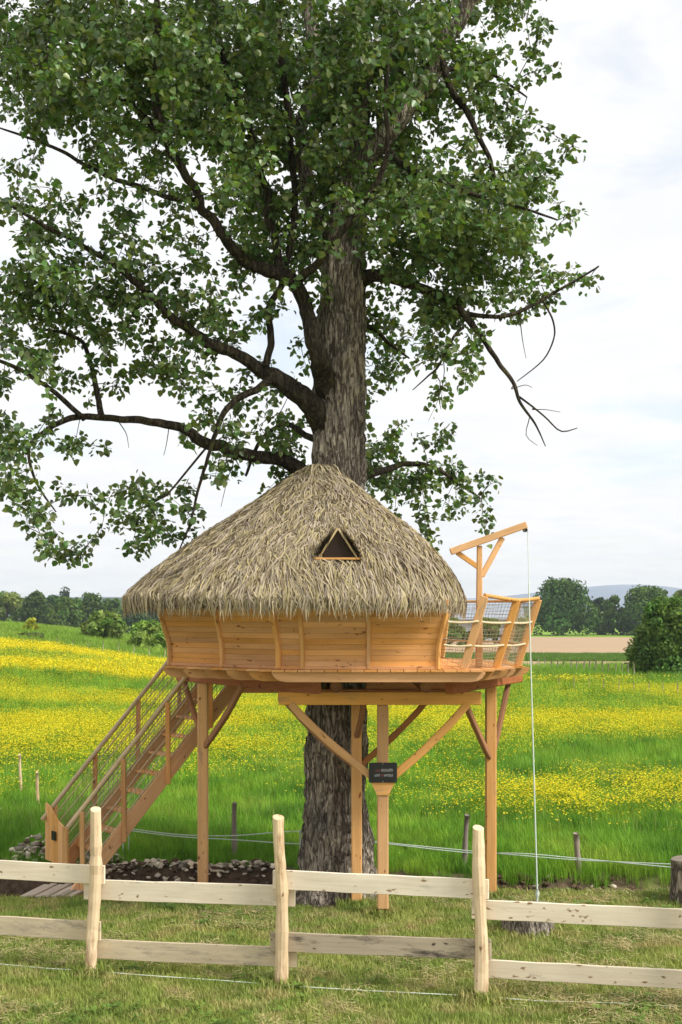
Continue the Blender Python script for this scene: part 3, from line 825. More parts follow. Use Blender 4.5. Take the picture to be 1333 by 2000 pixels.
# grey-roofed shed seen through the netting
sd = 205.0
sx = (952 - CX) * sd / FPX; sz = tz(sx, sd)
shed = empty('farm_shed', (sx, sd, sz), 'long white shed with grey-blue roof behind the netting', 'shed')
wz = CH + (HY - 1210) * sd / FPX; rz = CH + (HY - 1172) * sd / FPX; hw = 62 * sd / FPX
mk('wall', [(sx + a * hw, sd + b * 3, z) for z in (sz - 0.3, wz + 0.4) for a, b in ((-1, -1), (1, -1), (1, 1), (-1, 1))],
   [(0, 1, 5, 4), (1, 2, 6, 5), (2, 3, 7, 6), (3, 0, 4, 7)], M_shedwall, shed)
mk('roof', [(sx - hw - .4, sd - 3.6, wz), (sx + hw + .4, sd - 3.6, wz), (sx + hw + .4, sd, rz), (sx - hw - .4, sd, rz), (sx - hw - .4, sd + 3.6, wz), (sx + hw + .4, sd + 3.6, wz),
            (sx - hw - .4, sd - 3.6, wz + .12), (sx + hw + .4, sd - 3.6, wz + .12), (sx + hw + .4, sd, rz + .12), (sx - hw - .4, sd, rz + .12), (sx - hw - .4, sd + 3.6, wz + .12), (sx + hw + .4, sd + 3.6, wz + .12)],
   [(3, 2, 1, 0), (5, 2, 3, 4), (6, 7, 8, 9), (9, 8, 11, 10), (0, 1, 7, 6), (4, 10, 11, 5), (0, 6, 9, 3), (3, 9, 10, 4), (1, 2, 8, 7), (2, 5, 11, 8)], M_shedroof, shed)

# ------------------------------------------------------------------ field fences far away
def post_line(name, label, pix, h, rad, mat, wires=0, ymul=1.0):
    pts = []
    for px, py in pix:
        d = ground_hit(px, py); x = (px - CX) * d / FPX
        pts.append(Vector((x, d, tz(x, d))))
    root = empty(name, pts[0], label, 'fence')
    for p in pts:
        hh = h * random.uniform(0.85, 1.1)
        tube('post', [p - Vector((0, 0, 0.1)), p + Vector((random.uniform(-.04, .04), 0, hh))], [rad, rad * 0.85], mat, root, 6)
    for k in range(wires):
        tube('wire', [p + Vector((0, 0, h * (0.9 - 0.3 * k))) for p in pts], 0.012, M_grey, root, 4)
    return root
n = 17
post_line('wire_fence', 'row of thin grey posts along the bare strip', [(1040 + 12.5 * i, 1311 + 1.25 * i) for i in range(n)], 0.8, 0.035, M_greyl, 0)
post_line('field_fence', 'pale posts along the far side of the buttercups', [(1093 + 29 * i, 1350 + 2.4 * i) for i in range(9)], 0.65, 0.018, M_greyl, 0)
post_line('meadow_fence', 'thin pale posts across the left meadow', [(112 + 30 * i, 1268 + 3.2 * i) for i in range(8)], 0.8, 0.03, M_greyl, 0)

# ------------------------------------------------------------------ poplar tree
TD = 16.8
tree = empty('poplar_tree', (P(657, 1752, TD).x, TD, 0), 'huge leafy poplar with furrowed grey trunk growing through the treehouse', 'tree')

def catmull(pts, n):
    P_ = np.asarray([tuple(p) for p in pts], float)
    t = np.linspace(0, len(P_) - 1, n); i = np.clip(np.floor(t).astype(int), 0, len(P_) - 2); f = (t - i)[:, None]
    g = lambda k: P_[np.clip(k, 0, len(P_) - 1)]
    p0, p1, p2, p3 = g(i - 1), g(i), g(i + 1), g(i + 2)
    return 0.5 * (2 * p1 + (p2 - p0) * f + (2 * p0 - 5 * p1 + 4 * p2 - p3) * f ** 2 + (3 * p1 - p0 - 3 * p2 + p3) * f ** 3)

def bark_tube(name, pts, rad, mat, parent, sides, n, amp=0.05, flare=False, fk=1.0):
    """tapered tube with furrowed bark as real relief"""
    C = catmull(pts, n); rr = np.interp(np.linspace(0, len(rad) - 1, n), np.arange(len(rad)), rad)
    if not flare:
        env = np.sin(np.linspace(0, np.pi, n)) ** 0.5
        ph_ = float(C[0].sum() * 7.1)
        Lq = np.concatenate([[0], np.cumsum(np.linalg.norm(np.diff(C, axis=0), axis=1))])
        for ax_ in range(3):
            C[:, ax_] += (fbm(Lq * 2.6 + ph_, Lq * 0 + 3.3 * ax_, seed=70 + ax_, oct=3) - 0.5) * 2.6 * np.minimum(rr, 0.06) * env
    V, Fq = tube_geo(C, 1.0, sides)
    V = V.reshape(n, sides, 3); D = V - C[:, None, :]
    L = np.concatenate([[0], np.cumsum(np.linalg.norm(np.diff(C, axis=0), axis=1))])
    ang = np.arange(sides) * 2 * np.pi / sides
    A, LL = np.meshgrid(ang, L)
    ca, sa = np.cos(A), np.sin(A); q = 8.5 * fk
    warp = 0.7 * (fbm(ca * 2 + 3, sa * 2 + 9, LL * 2.2, seed=61) - 0.5)
    nz = np.abs(vnoise((ca + warp) * q, (sa + warp) * q, LL * 1.15, seed=62) - 0.5) * 2
    nz2 = np.abs(vnoise((ca + warp) * q * 2.1, (sa - warp) * q * 2.1, LL * 2.6, seed=63) - 0.5) * 2
    rel = 1 + amp * (nz * 1.5 + nz2 * 0.7 - 0.9)
    if flare:
        z = C[:, 2][:, None]
        rel = rel + 0.20 * np.exp(-np.maximum(z, 0) / 0.30) * (1 + 0.9 * np.cos(5 * A + 1.3) + 0.6 * np.cos(3 * A)) + 0.05 * np.cos(4 * A + z * 0.8) * np.exp(-np.maximum(z, 0) / 1.6)
    rel = rel + 0.05 * (fbm(ca * 1.2, sa * 1.2, LL * 1.2, seed=66) - 0.5)
    V = C[:, None, :] + D * (rr[:, None] * rel)[:, :, None]
    return obj_np(name, V.reshape(-1, 3), Fq, mat, parent, None, True)

def PX(lst): return [P(*p) for p in lst]
SC = TD / FPX
trunk_pts = PX([(659, 1775, TD), (657, 1700, TD), (656, 1600, TD), (656, 1400, TD), (659, 1100, TD), (662, 900, TD), (663, 780, TD), (668, 620, TD), (671, 520, TD), (684, 380, TD + .1), (700, 220, TD + .2), (700, 40, TD + .3), (690, -150, TD + .3), (700, -400, TD + .2), (690, -620, TD)])
trunk_rad = [v * SC for v in (77, 69, 62, 57, 53, 52, 50, 46, 43, 31, 24, 19, 14, 9, 4)]
bark_tube('trunk', trunk_pts, trunk_rad, M_bark, tree, 150, 360, 0.15, True)

skel = []          # (pos, radius)
limbs = [
 # px, py, depth ... radius in photo pixels
 ([(652, 790, 16.75), (640, 740, 16.5), (622, 690, 16.4), (604, 630, 16.4), (590, 590, 16.35), (570, 556, 16.3), (540, 534, 16.3), (490, 510, 16.2), (440, 470, 16.1), (400, 420, 16.0), (370, 360, 15.9), (335, 300, 15.8), (310, 230, 15.7), (300, 150, 15.7), (308, 60, 15.7), (300, -60, 15.8), (280, -200, 15.9)], (30, 27, 22, 18, 17, 17, 16, 14, 12, 11, 10, 10, 9, 8, 7, 6, 3)),
 ([(572, 556, 16.3), (600, 527, 16.1), (632, 500, 15.95), (665, 458, 15.8), (700, 405, 15.7), (740, 345, 15.6), (757, 280, 15.5), (752, 200, 15.5), (765, 90, 15.6)], (11, 10, 9, 8, 8, 7, 6, 5, 3)),
 ([(545, 535, 16.3), (535, 480, 16.4), (522, 420, 16.5), (524, 380, 16.6), (500, 290, 16.6), (470, 210, 16.5), (440, 130, 16.4), (420, 40, 16.3), (400, -90, 16.2)], (11, 10, 9, 9, 8, 8, 7, 6, 3)),
 ([(640, 850, 16.8), (612, 800, 16.6), (588, 768, 16.5), (545, 738, 16.4), (512, 716, 16.4), (450, 690, 16.2), (390, 658, 16.1), (330, 608, 15.9), (285, 570, 15.8), (230, 520, 15.7), (160, 480, 15.6), (90, 440, 15.5), (20, 400, 15.4)], (30, 27, 23, 20, 16, 13, 12, 10, 9, 7, 6, 5, 3)),
 ([(538, 738, 16.4), (505, 755, 16.2), (470, 780, 16.1), (438, 815, 16.0), (418, 845, 15.95), (405, 885, 15.9), (388, 950, 15.9), (372, 1020, 15.9), (350, 1075, 15.9)], (10, 9, 8, 7, 6, 4.5, 3.5, 2.5, 1.5)),
 ([(520, 716, 16.4), (527, 660, 16.4), (533, 600, 16.5), (545, 560, 16.5), (560, 480, 16.7), (575, 400, 16.8), (572, 320, 17.0), (560, 200, 17.2), (548, 60, 17.3), (545, -60, 17.3)], (9, 8.5, 8, 8, 8, 8, 8, 8, 7, 5)),
 ([(655, 985, 16.9), (620, 945, 16.9), (585, 916, 16.9), (540, 895, 16.8), (490, 890, 16.7), (430, 872, 16.6), (383, 852, 16.5), (342, 832, 16.4), (285, 822, 16.3), (200, 819, 16.2), (140, 815, 16.1), (90, 838, 16.0), (55, 875, 15.9), (70, 940, 15.9), (110, 1000, 15.9)], (24, 21, 18, 16, 15, 14, 13, 11, 9, 8, 7, 6, 4, 3, 1.5)),
 ([(202, 818, 16.2), (194, 780, 16.3), (185, 725, 16.3), (165, 672, 16.4), (120, 650, 16.4), (60, 640, 16.4)], (8, 7, 6, 5, 4, 2)),
 ([(165, 820, 16.1), (125, 785, 16.0), (80, 745, 15.9), (30, 718, 15.8), (-40, 690, 15.7)], (6, 6, 5, 5, 3)),
 ([(705, 545, 16.75), (735, 537, 16.6), (775, 543, 16.5), (830, 562, 16.4), (880, 588, 16.3), (918, 625, 16.2), (958, 685, 16.1), (1000, 748, 16.0), (1015, 785, 16.0), (1045, 828, 15.95), (1066, 872, 15.9)], (18, 15, 13, 11, 10, 8, 6, 4.5, 3.5, 2.5, 1)),
 ([(1010, 772, 16.0), (1035, 790, 16.0), (1065, 815, 16.0), (1095, 842, 16.0), (1128, 836, 16.0)], (2.8, 2.4, 2, 1.7, 1)),
 ([(905, 610, 16.2), (940, 615, 16.3), (985, 615, 16.4), (1030, 605, 16.5), (1070, 582, 16.6), (1120, 550, 16.7), (1170, 520, 16.7)], (6, 5.5, 5, 4.5, 4, 3, 2)),
 ([(1062, 590, 16.6), (1080, 625, 16.6), (1082, 660, 16.5), (1060, 705, 16.5), (1010, 745, 16.5)], (2.6, 2.3, 2, 1.6, 1)),
 ([(905, 640, 16.2), (885, 660, 16.1), (860, 710, 16.0), (835, 735, 16.0), (806, 762, 16.0)], (4, 3.5, 3, 2, 1)),
 ([(690, 345, 16.95), (740, 285, 16.7), (800, 195, 16.5), (845, 125, 16.4), (880, 70, 16.3), (915, 0, 16.2), (950, -110, 16.1), (975, -240, 16.1)], (27, 25, 23, 22, 20, 17, 12, 5)),
 ([(860, 110, 16.4), (890, 190, 16.2), (925, 240, 16.1), (950, 290, 16.1), (962, 340, 16.1), (968, 378, 16.1)], (9, 8.5, 7, 6, 5, 3)),
 ([(745, 280, 16.7), (790, 320, 16.3), (850, 350, 16.1), (920, 380, 16.0), (1000, 400, 16.0), (1090, 430, 16.0)], (9, 7, 6, 5, 4, 2)),
 ([(830, 150, 16.5), (900, 130, 16.6), (970, 150, 16.7), (1030, 190, 16.7)], (7, 6, 4, 2)),
 ([(675, 470, 16.9), (640, 460, 17.2), (612, 430, 17.4), (590, 370, 17.6), (585, 250, 17.8), (610, 120, 17.9), (600, 0, 17.9), (585, -150, 17.9)], (20, 19, 18, 16, 15, 15, 15, 8)),
 ([(322, 270, 15.8), (270, 220, 15.8), (200, 170, 15.8), (120, 140, 15.8), (40, 120, 15.8), (-60, 90, 15.8)], (8, 7, 6, 5, 4, 2)),
 ([(385, 390, 16.0), (330, 385, 16.2), (260, 360, 16.4), (180, 330, 16.6), (90, 280, 16.8), (0, 250, 16.8)], (7, 6, 6, 5, 4, 2)),
 ([(680, 935, 16.95), (730, 925, 17.7), (790, 905, 18.1), (850, 915, 18.3), (910, 950, 18.4), (940, 975, 18.4)], (12, 9, 7, 5, 4, 2)),
 ([(640, 870, 17.0), (600, 850, 17.5), (560, 830, 17.8), (510, 860, 18.0), (480, 930, 18.0)], (10, 8, 6, 5, 3)),
 ([(690, 640, 16.95), (730, 640, 17.4), (770, 680, 17.7), (800, 700, 17.8)], (8, 6, 4, 2)),
 ([(415, 860, 16.0), (330, 960, 16.0), (260, 1000, 16.0)], (3, 2.5, 1.5)),
]
for pts, rad in limbs:
    p3 = PX(pts); rw = [r_ * 0.84 * pt[2] / FPX for r_, pt in zip(rad, pts)]
    ln = sum((p3[i + 1] - p3[i]).length for i in range(len(p3) - 1))
    big = max(rad) > 15
    # a little crookedness
    p3 = [p + Vector((random.gauss(0, .25), random.gauss(0, .6), random.gauss(0, .25))) * rw[i] if 0 < i < len(p3) - 1 else p for i, p in enumerate(p3)]
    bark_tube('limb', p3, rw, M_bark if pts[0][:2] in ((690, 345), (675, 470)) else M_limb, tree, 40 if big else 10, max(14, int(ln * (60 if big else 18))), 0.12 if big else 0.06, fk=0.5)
    C = catmull(p3, max(10, int(ln * 9))); Rr = np.interp(np.linspace(0, len(rw) - 1, len(C)), np.arange(len(rw)), rw)
    for c, r_ in zip(C[2:], Rr[2:]): skel.append((c, r_))
C = catmull(trunk_pts, 120)
for c in C:
    if c[2] > 8.2: skel.append((c, 0.02))
skP = [np.array(s[0]) for s in skel]

rows = [
 (25, "999999999995998997662000"), (75, "999989999995998987763000"), (125, "999999989999998988764000"), (175, "999998999998998998764000"),
 (225, "388888899899888875565100"), (275, "222577668798898742356300"), (325, "322565527888889974457500"), (375, "443354678989899999977400"),
 (425, "445342243797878999987400"), (475, "676643453677658899983100"), (525, "777666653534416788884441"), (575, "777666665521003578875310"),
 (625, "677756665541005556741000"), (675, "554145663343005535520000"), (725, "454445553344005414410000"), (775, "453211224445000002120000"),
 (825, "553000003246002110000000"), (875, "553200014344006664000000"), (925, "452000012134007776400000"), (975, "153023340210004545400000"),
 (1025, "014035540000000034100000"), (1065, "043001320000000000000000")]
sprays = []
skpx = np.array([(CX + p[0] * FPX / p[1], HY - (p[2] - CH) * FPX / p[1], p[1]) for p in skP])
thick = np.array([q[1] for q in skel]) * FPX / 16.5
for y, s in rows:
    assert len(s) == 24, (y, len(s))
    for i, ch in enumerate(s):
        v = int(ch)
        if not v: continue
        lam = {1: .45, 2: .9, 3: 1.35, 4: 1.9, 5: 2.6, 6: 4.3, 7: 6.3, 8: 8.0, 9: 12.5}[v]
        if y > 800: lam *= 1.3
        cc_ = [(50 * i + rng.uniform(4, 46), y + rng.uniform(-22, 22)) for _ in range(1 if v < 5 else 2 if v < 9 else 4)]
        cc_ = [(a_[0], a_[1], float(np.clip(rng.normal(0, 1.2), -2.2, 2.4)), rng.normal(0, 0.3)) for a_ in cc_]
        for _ in range(rng.poisson(lam)):
            kc = cc_[rng.integers(0, len(cc_))]; px = kc[0] + rng.normal(0, 15); py = kc[1] + rng.normal(0, 13)
            dd = (skpx[:, 0] - px) ** 2 + (skpx[:, 1] - py) ** 2
            dl = skpx[np.argmin(dd), 2]
            if y > 440 or v <= 5: d = dl + kc[3] + rng.normal(0, 0.16)
            else: d = 16.7 + kc[2] + rng.normal(0, 0.22)
            if 500 < y < 900 and 590 < px < 735: d = max(d, 17.3)
            # the heavy limbs stay in sight: most foliage hangs behind or beside them
            nearl = (dd < (14 + thick) ** 2) & (thick > 5.5)
            if nearl.any() and rng.uniform() < 0.72: d = skpx[nearl, 2].max() + abs(rng.normal(0.25, 0.3))
            sprays.append(np.array(P(px, py, d)))
# the crown goes on above and to the left of the picture
for _ in range(1500):
    q = rng.normal(size=3); q /= np.linalg.norm(q); q *= rng.uniform(0.3, 1) ** 0.4
    c = np.array([-0.9, 16.8, 12.2]) + q * np.array([4.1, 3.4, 3.4])
    if c[2] > 10.75 or c[0] < -4.4 or (c[2] > 8.5 and abs(c[1] - 16.8) > 1.7 and c[0] < 2.0): sprays.append(c)

# fine twigs from the nearest wood to each spray
tg = Geo()
skA = np.array(skP); order = np.argsort([np.min(np.sum((skA - s) ** 2, 1)) for s in sprays])
leafV = []; leafDir = []
extra = np.zeros((len(sprays) * 5, 3)); ne = 0
sprays_g = []
for k in order:
    s = sprays[k]
    allp = np.concatenate([skA, extra[:ne]])
    j = np.argmin(np.sum((allp - s) ** 2, 1)); b0 = allp[j]
    dv = s - b0; L = np.linalg.norm(dv)
    if L < 0.05: dv = rng.normal(size=3); dv /= np.linalg.norm(dv); L = 0.2; s = b0 + dv * 0.2; dv = s - b0
    end = s + dv / L * 0.16 + np.array([0, 0, -0.05])
    sag = np.array([rng.normal(0, .07), rng.normal(0, .07), rng.uniform(-0.02, 0.14)]) * min(1.2, L)
    n = 5 if L < 0.6 else 7
    tt = np.linspace(0, 1, n)[:, None]
    C = b0 + (end - b0) * tt + sag * 4 * tt * (1 - tt)
    r0 = 0.0045 + 0.006 * min(1, L)
    V_, F_ = tube_geo(C, np.linspace(r0, 0.0022, n), 3)
    tg.add(V_, F_)
    for f in (0.35, 0.6, 0.85):
        if ne < len(extra): extra[ne] = C[int(f * (n - 1))]; ne += 1
    sprays_g.append((C, L))
tag(tg.build('twigs', M_twig, tree), None, None, None, 'stuff')
# bare hanging twigs
bare = [[(240, 835), (248, 850), (252, 875)], [(456, 905), (445, 935), (432, 990)], [(330, 835), (325, 870), (320, 890)], [(1018, 640), (1022, 670), (1028, 700)], [(860, 745), (857, 775), (862, 800)],
        [(1040, 800), (1065, 800), (1095, 805)], [(1000, 760), (1025, 752), (1040, 757)], [(1035, 815), (1028, 850), (1050, 870)], [(567, 370), (575, 400), (582, 440)]]
for q in bare:
    d2_ = (skpx[:, 0] - q[0][0]) ** 2 + (skpx[:, 1] - q[0][1]) ** 2; j_ = int(np.argmin(d2_))
    q = [(skpx[j_, 0], skpx[j_, 1])] + q; dq_ = float(skpx[j_, 2])
    tube('bare_twig', catmull([P(x_, y_, dq_) for x_, y_ in q], 10), np.linspace(0.008, 0.003, 10), M_twig, tree, 5)

# leaves around the outer part of each twig
LV = np.array([(0, 0, 0), (0.22, 0.46, 0.10), (0.62, 0.36, 0.09), (1.0, 0, -0.06), (0.62, -0.36, 0.09), (0.22, -0.46, 0.10)])
LF = np.array([(0, 3, 2, 1), (0, 5, 4, 3)])
cen = []; ax = []
for C, L in sprays_g:
    nl = rng.integers(24, 36)
    u = rng.uniform(0.35 if L < 0.5 else 1 - 0.38 / L, 1.0, nl)
    f = u * (len(C) - 1); i0 = np.clip(f.astype(int), 0, len(C) - 2); w_ = (f - i0)[:, None]
    c = C[i0] * (1 - w_) + C[i0 + 1] * w_
    off = rng.normal(size=(nl, 3)); off /= np.linalg.norm(off, axis=1, keepdims=True)
    off[:, 2] = off[:, 2] * 0.8 - 0.1
    cen.append(c + off * rng.uniform(0.03, 0.135, (nl, 1))); ax.append(off)
cen = np.concatenate(cen); ax = np.concatenate(ax)
n = len(cen)
a1 = ax + rng.normal(size=(n, 3)) * 0.55 + np.array([0, 0, -0.45]); a1 /= np.linalg.norm(a1, axis=1, keepdims=True)
nr = rng.normal(size=(n, 3)) * 0.8 + np.array([0.15, -0.35, 0.75]); a3 = nr - a1 * np.sum(nr * a1, 1, keepdims=True); a3 /= np.linalg.norm(a3, axis=1, keepdims=True)
a2 = np.cross(a3, a1)
ls = 0.080 * rng.uniform(0.5, 1.25, n)
V = cen[:, None, :] + ls[:, None, None] * (LV[None, :, 0:1] * a1[:, None, :] + LV[None, :, 1:2] * 0.92 * a2[:, None, :] + LV[None, :, 2:3] * a3[:, None, :])
lcol = np.array([0.092, 0.156, 0.040])[None, :] * rng.uniform(0.5, 1.4, n)[:, None]
lcol[:, 0] *= rng.uniform(0.75, 1.4, n)
big = fbm(cen[:, 0] * 0.9, cen[:, 2] * 0.9, cen[:, 1] * 0.9, seed=77)
lcol *= (0.75 + 0.5 * big)[:, None]
pale = rng.uniform(size=n) < 0.14
lcol[pale] = lcol[pale] * np.array([1.7, 1.5, 1.9])
pxl = CX + cen[:, 0] * FPX / cen[:, 1]; pyl = HY - (cen[:, 2] - CH) * FPX / cen[:, 1]
inview = (pxl > 0) & (pxl < 1333) & (pyl > 0) & (pyl < 1100)
cand = np.where(inview)[0]
single = cand[np.argsort(cen[cand, 1] / ls[cand])[:300]]
msk = np.ones(n, bool); msk[single] = False
Vk = V[msk].reshape(-1, 3); m_ = msk.sum()
Fk = (np.arange(m_)[:, None, None] * 6 + LF[None]).reshape(-1, 4)
me = mesh_np('crown', Vk, Fk); set_lc(me, np.repeat(lcol[msk], 2, 0)); me.materials.append(M_leaf)
tag(reg(bpy.data.objects.new('crown', me), None, tree), None, None, None, 'stuff')
lmesh = []
for k in range(6):
    me = mesh_np('leaf', LV * np.array([1, 0.92, 1]), LF); set_lc(me, np.repeat((np.array([0.092, 0.156, 0.040]) * (0.7 + 0.12 * k))[None], 2, 0)); me.materials.append(M_leaf); lmesh.append(me)
for i in single:
    M = Matrix(((*a1[i],), (*a2[i],), (*a3[i],))).transposed().to_4x4() @ Matrix.Scale(float(ls[i]), 4); M.translation = Vector(cen[i])
    reg(bpy.data.objects.new('leaf', random.choice(lmesh)), M, tree)

# ------------------------------------------------------------------ treehouse
DZ = 2.77                                   # deck top
house = empty('treehouse', (0.05, 16.5, 0), 'timber treehouse on posts with thatched roof, terrace and stairs around the poplar', 'treehouse')
V2 = lambda x, y: np.array([x, y], float)

# --- hut walls: planks between leaning corner posts
foot = [V2(-1.92, 16.02), V2(-1.29, 15.53), V2(-0.655, 15.03), V2(-0.40, 14.90), V2(0.287, 14.89), V2(1.01, 14.90),
        V2(1.10, 16.3), V2(1.08, 17.8), V2(0.1, 18.55), V2(-0.95, 18.55), V2(-1.92, 17.5)]
nf_ = len(foot)
cen_h = V2(-0.45, 16.7)
def outward(i):
    p, a, b_ = foot[i], foot[i - 1], foot[(i + 1) % nf_]
    n1 = V2(-(p - a)[1], (p - a)[0]); n2 = V2(-(b_ - p)[1], (b_ - p)[0])
    n1 /= np.linalg.norm(n1); n2 /= np.linalg.norm(n2)
    if n1 @ (p - cen_h) < 0: n1 = -n1
    if n2 @ (p - cen_h) < 0: n2 = -n2
    m_ = n1 + n2; m_ /= np.linalg.norm(m_)
    return m_ / max(0.92, m_ @ n1)
outv = [outward(i) for i in range(nf_)]
def lean(z):
    h = z - DZ
    return 0.02 * h if h < 0.24 else 0.005 + (h - 0.24) * 0.30
def corner(i, z, o=0.0):
    q = foot[i % nf_] + outv[i % nf_] * (lean(z) + o)
    return Vector((q[0], q[1], z))
pitch = 0.0585; WT = 3.52
nb = int((WT - DZ - 0.03) / pitch)
for i in range(nf_):
    panel = empty('wall_panel', corner(i, DZ), parent=house)
    j = i + 1
    for k in range(nb):
        z0 = DZ + 0.03 + k * pitch; z1 = z0 + pitch - 0.0022
        jit = random.uniform(-0.0012, 0.0012)
        ww = [corner(i, z0, 0.0 + jit), corner(j, z0, 0.0 + jit), corner(j, z1, -0.001 + jit), corner(i, z1, -0.001 + jit),
              corner(i, z0, -0.03), corner(j, z0, -0.03), corner(j, z1, -0.03), corner(i, z1, -0.03)]
        M, L = frame(ww[0], ww[1])
        mk('plank', ww, [(0, 1, 2, 3), (7, 6, 5, 4), (0, 4, 5, 1), (3, 2, 6, 7), (0, 3, 7, 4), (1, 5, 6, 2)], M_larch, panel, M)
    # dark liner keeps light out of the joints
    zz_ = [DZ + 0.01, DZ + 0.24, WT]
    vv = [corner(q, z, -0.034) for z in zz_ for q in (i, j)]
    mk('lining_board', vv, [(0, 1, 3, 2), (2, 3, 5, 4)], M_larch, panel)
    # post at the corner
    wpost = 0.042 if i in (1, 3, 4) else 0.055
    rings = []
    tv = (foot[j % nf_] - foot[i - 1]); tv /= np.linalg.norm(tv)
    for z in (DZ + 0.005, DZ + 0.20, DZ + 0.28, DZ + 0.45, 3.36 if i in (5, 6, 7) else WT):
        c = corner(i, z, 0.012); o = outv[i] / np.linalg.norm(outv[i])
        a_, b2 = wpost / 2, 0.022
        rings.append([Vector((c.x + tv[0] * sx_ * a_ + o[0] * sy_ * b2, c.y + tv[1] * sx_ * a_ + o[1] * sy_ * b2, z)) for sx_, sy_ in ((-1, -1), (1, -1), (1, 0.6), (0.7, 1), (-0.7, 1), (-1, 0.6))])
    Vv, Ff = loft(rings)
    M, L = frame(rings[0][0], rings[0][0] + Vector((0, 0, 1)))
    mk('wall_post', Vv, Ff, M_frame, house, M)
    beam('sill_board', corner(i, DZ + 0.016, 0.004), corner(j, DZ + 0.016, 0.004), 0.035, 0.034, M_larch, house, c=0.004)

# --- deck: joists across, boards over them
outline = [V2(-1.97, 15.93), V2(-0.66, 14.84), V2(1.47, 14.84), V2(2.12, 16.15), V2(2.05, 17.4), V2(1.2, 18.65), V2(-1.0, 18.75), V2(-1.97, 17.7)]
def span(axis, v):
    """where the outline is cut by the line x=v (axis 0) or y=v (axis 1)"""
    hits = []
    for k in range(len(outline)):
        a_, b2 = outline[k], outline[(k + 1) % len(outline)]
        if (a_[axis] - v) * (b2[axis] - v) < 0:
            f = (v - a_[axis]) / (b2[axis] - a_[axis]); hits.append(a_[1 - axis] + f * (b2[1 - axis] - a_[1 - axis]))
    return (min(hits), max(hits)) if len(hits) >= 2 else None
jh = 0.105
jtop = DZ - 0.026
y = 14.875
while y < 18.7:
    sp_ = span(1, y)
    if sp_:
        x0, x1 = sp_[0] - 0.02, sp_[1] + 0.02
        M, L = frame((x0, y, jtop - jh), (x1, y, jtop - jh))
        prof = [(0.0, jh), (0.0, jh * 0.8), (0.03, jh * 0.42), (0.08, jh * 0.12), (0.15, 0), (L - 0.15, 0), (L - 0.08, jh * 0.12), (L - 0.03, jh * 0.42), (L, jh * 0.8), (L, jh)]
        np_ = len(prof)
        Vv = [(x_, -0.024, z_) for x_, z_ in prof] + [(x_, 0.024, z_) for x_, z_ in prof]
        Ff = [tuple(range(np_)), tuple(reversed(range(np_, 2 * np_)))] + [(q, q + np_, (q + 1) % np_ + np_, (q + 1) % np_) for q in range(np_)]
        me = bpy.data.meshes.new('joist'); me.from_pydata(Vv, [], Ff); me.update(); me.materials.append(M_joist)
        reg(bpy.data.objects.new('joist', me), M, house)
    y += 0.212
x = -1.90
while x < 2.1:
    sp_ = span(0, x)
    if sp_:
        y0, y1 = sp_[0] - 0.035 + random.uniform(-0.006, 0.006), sp_[1] + 0.03
        if y1 - y0 > 0.15:
            if -0.5 < x < 0.45:       # leave room for the trunk
                beam('deck_board', (x, y0, DZ - 0.013), (x, 16.25, DZ - 0.013), 0.132, 0.025, M_larch, house, c=0.003)
                beam('deck_board', (x, 17.35, DZ - 0.013), (x, y1, DZ - 0.013), 0.132, 0.025, M_larch, house, c=0.003)
            else:
                beam('deck_board', (x, y0, DZ - 0.013), (x, y1, DZ - 0.013), 0.132, 0.025, M_larch, house, c=0.003)
    x += 0.138
# edge trim under the wall line
ob = jtop - jh                                # underside of joists
# bearers
bh = 0.145
def bearer(p0, p1, mat, wd=0.10): return beam('bearer', p0, p1, wd, bh, mat, house, c=0.01)
zc = ob - bh / 2 - 0.002
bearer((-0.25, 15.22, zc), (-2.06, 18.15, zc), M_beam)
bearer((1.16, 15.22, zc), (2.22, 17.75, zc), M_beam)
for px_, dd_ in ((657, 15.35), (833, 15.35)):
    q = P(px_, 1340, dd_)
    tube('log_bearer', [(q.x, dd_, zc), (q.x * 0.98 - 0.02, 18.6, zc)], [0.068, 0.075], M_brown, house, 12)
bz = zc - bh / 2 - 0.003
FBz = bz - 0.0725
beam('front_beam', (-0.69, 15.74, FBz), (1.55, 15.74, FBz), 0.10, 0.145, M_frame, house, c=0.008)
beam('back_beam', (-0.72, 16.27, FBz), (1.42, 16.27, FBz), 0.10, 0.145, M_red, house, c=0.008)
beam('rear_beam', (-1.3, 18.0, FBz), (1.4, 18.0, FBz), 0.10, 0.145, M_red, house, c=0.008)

# --- posts
def post(px, d, top, mat=M_frame, wd=0.125, foot_gap=0.05):
    x = (px - CX) * d / FPX; g = tz(x, d)
    beam('support_post', (x, d, g + foot_gap), (x, d, top), wd, wd, mat, house, up=Vector((0, 1, 0)), c=0.012)
    tube('post_foot', [(x, d, g - 0.1), (x, d, g + foot_gap + 0.01)], 0.02, M_steel, house, 8)
    q = 0.07
    mk('foot_plate', [(x + a_ * q, d + b2 * q, g + z_) for z_ in (0.0, 0.012) for a_, b2 in ((-1, -1), (1, -1), (1, 1), (-1, 1))],
       [(0, 3, 2, 1), (4, 5, 6, 7), (0, 1, 5, 4), (1, 2, 6, 5), (2, 3, 7, 6), (3, 0, 4, 7)], M_steel, house)
    return x
xf = post(748, 15.74, FBz - 0.0725, foot_gap=0.09)
xb = post(697, 16.27, FBz - 0.0725, wd=0.12, foot_gap=0.07)
xl = post(397, 17.5, bz, foot_gap=0.1)
xr = post(959, 16.75, bz, wd=0.125)
def brace(p0, p1, mat=M_frame, wd=0.07, th=0.055, bow=-0.03):
    p0, p1 = Vector(p0), Vector(p1)
    o = beam('brace', p0, p1, th, wd, mat, house, c=0.008, segs=7, wob=0.004, bow=bow)
    return o
fy_ = 15.74 - 0.03
brace((xf - 0.05, fy_, 1.50), (-0.56, fy_, FBz - 0.06), wd=0.085)
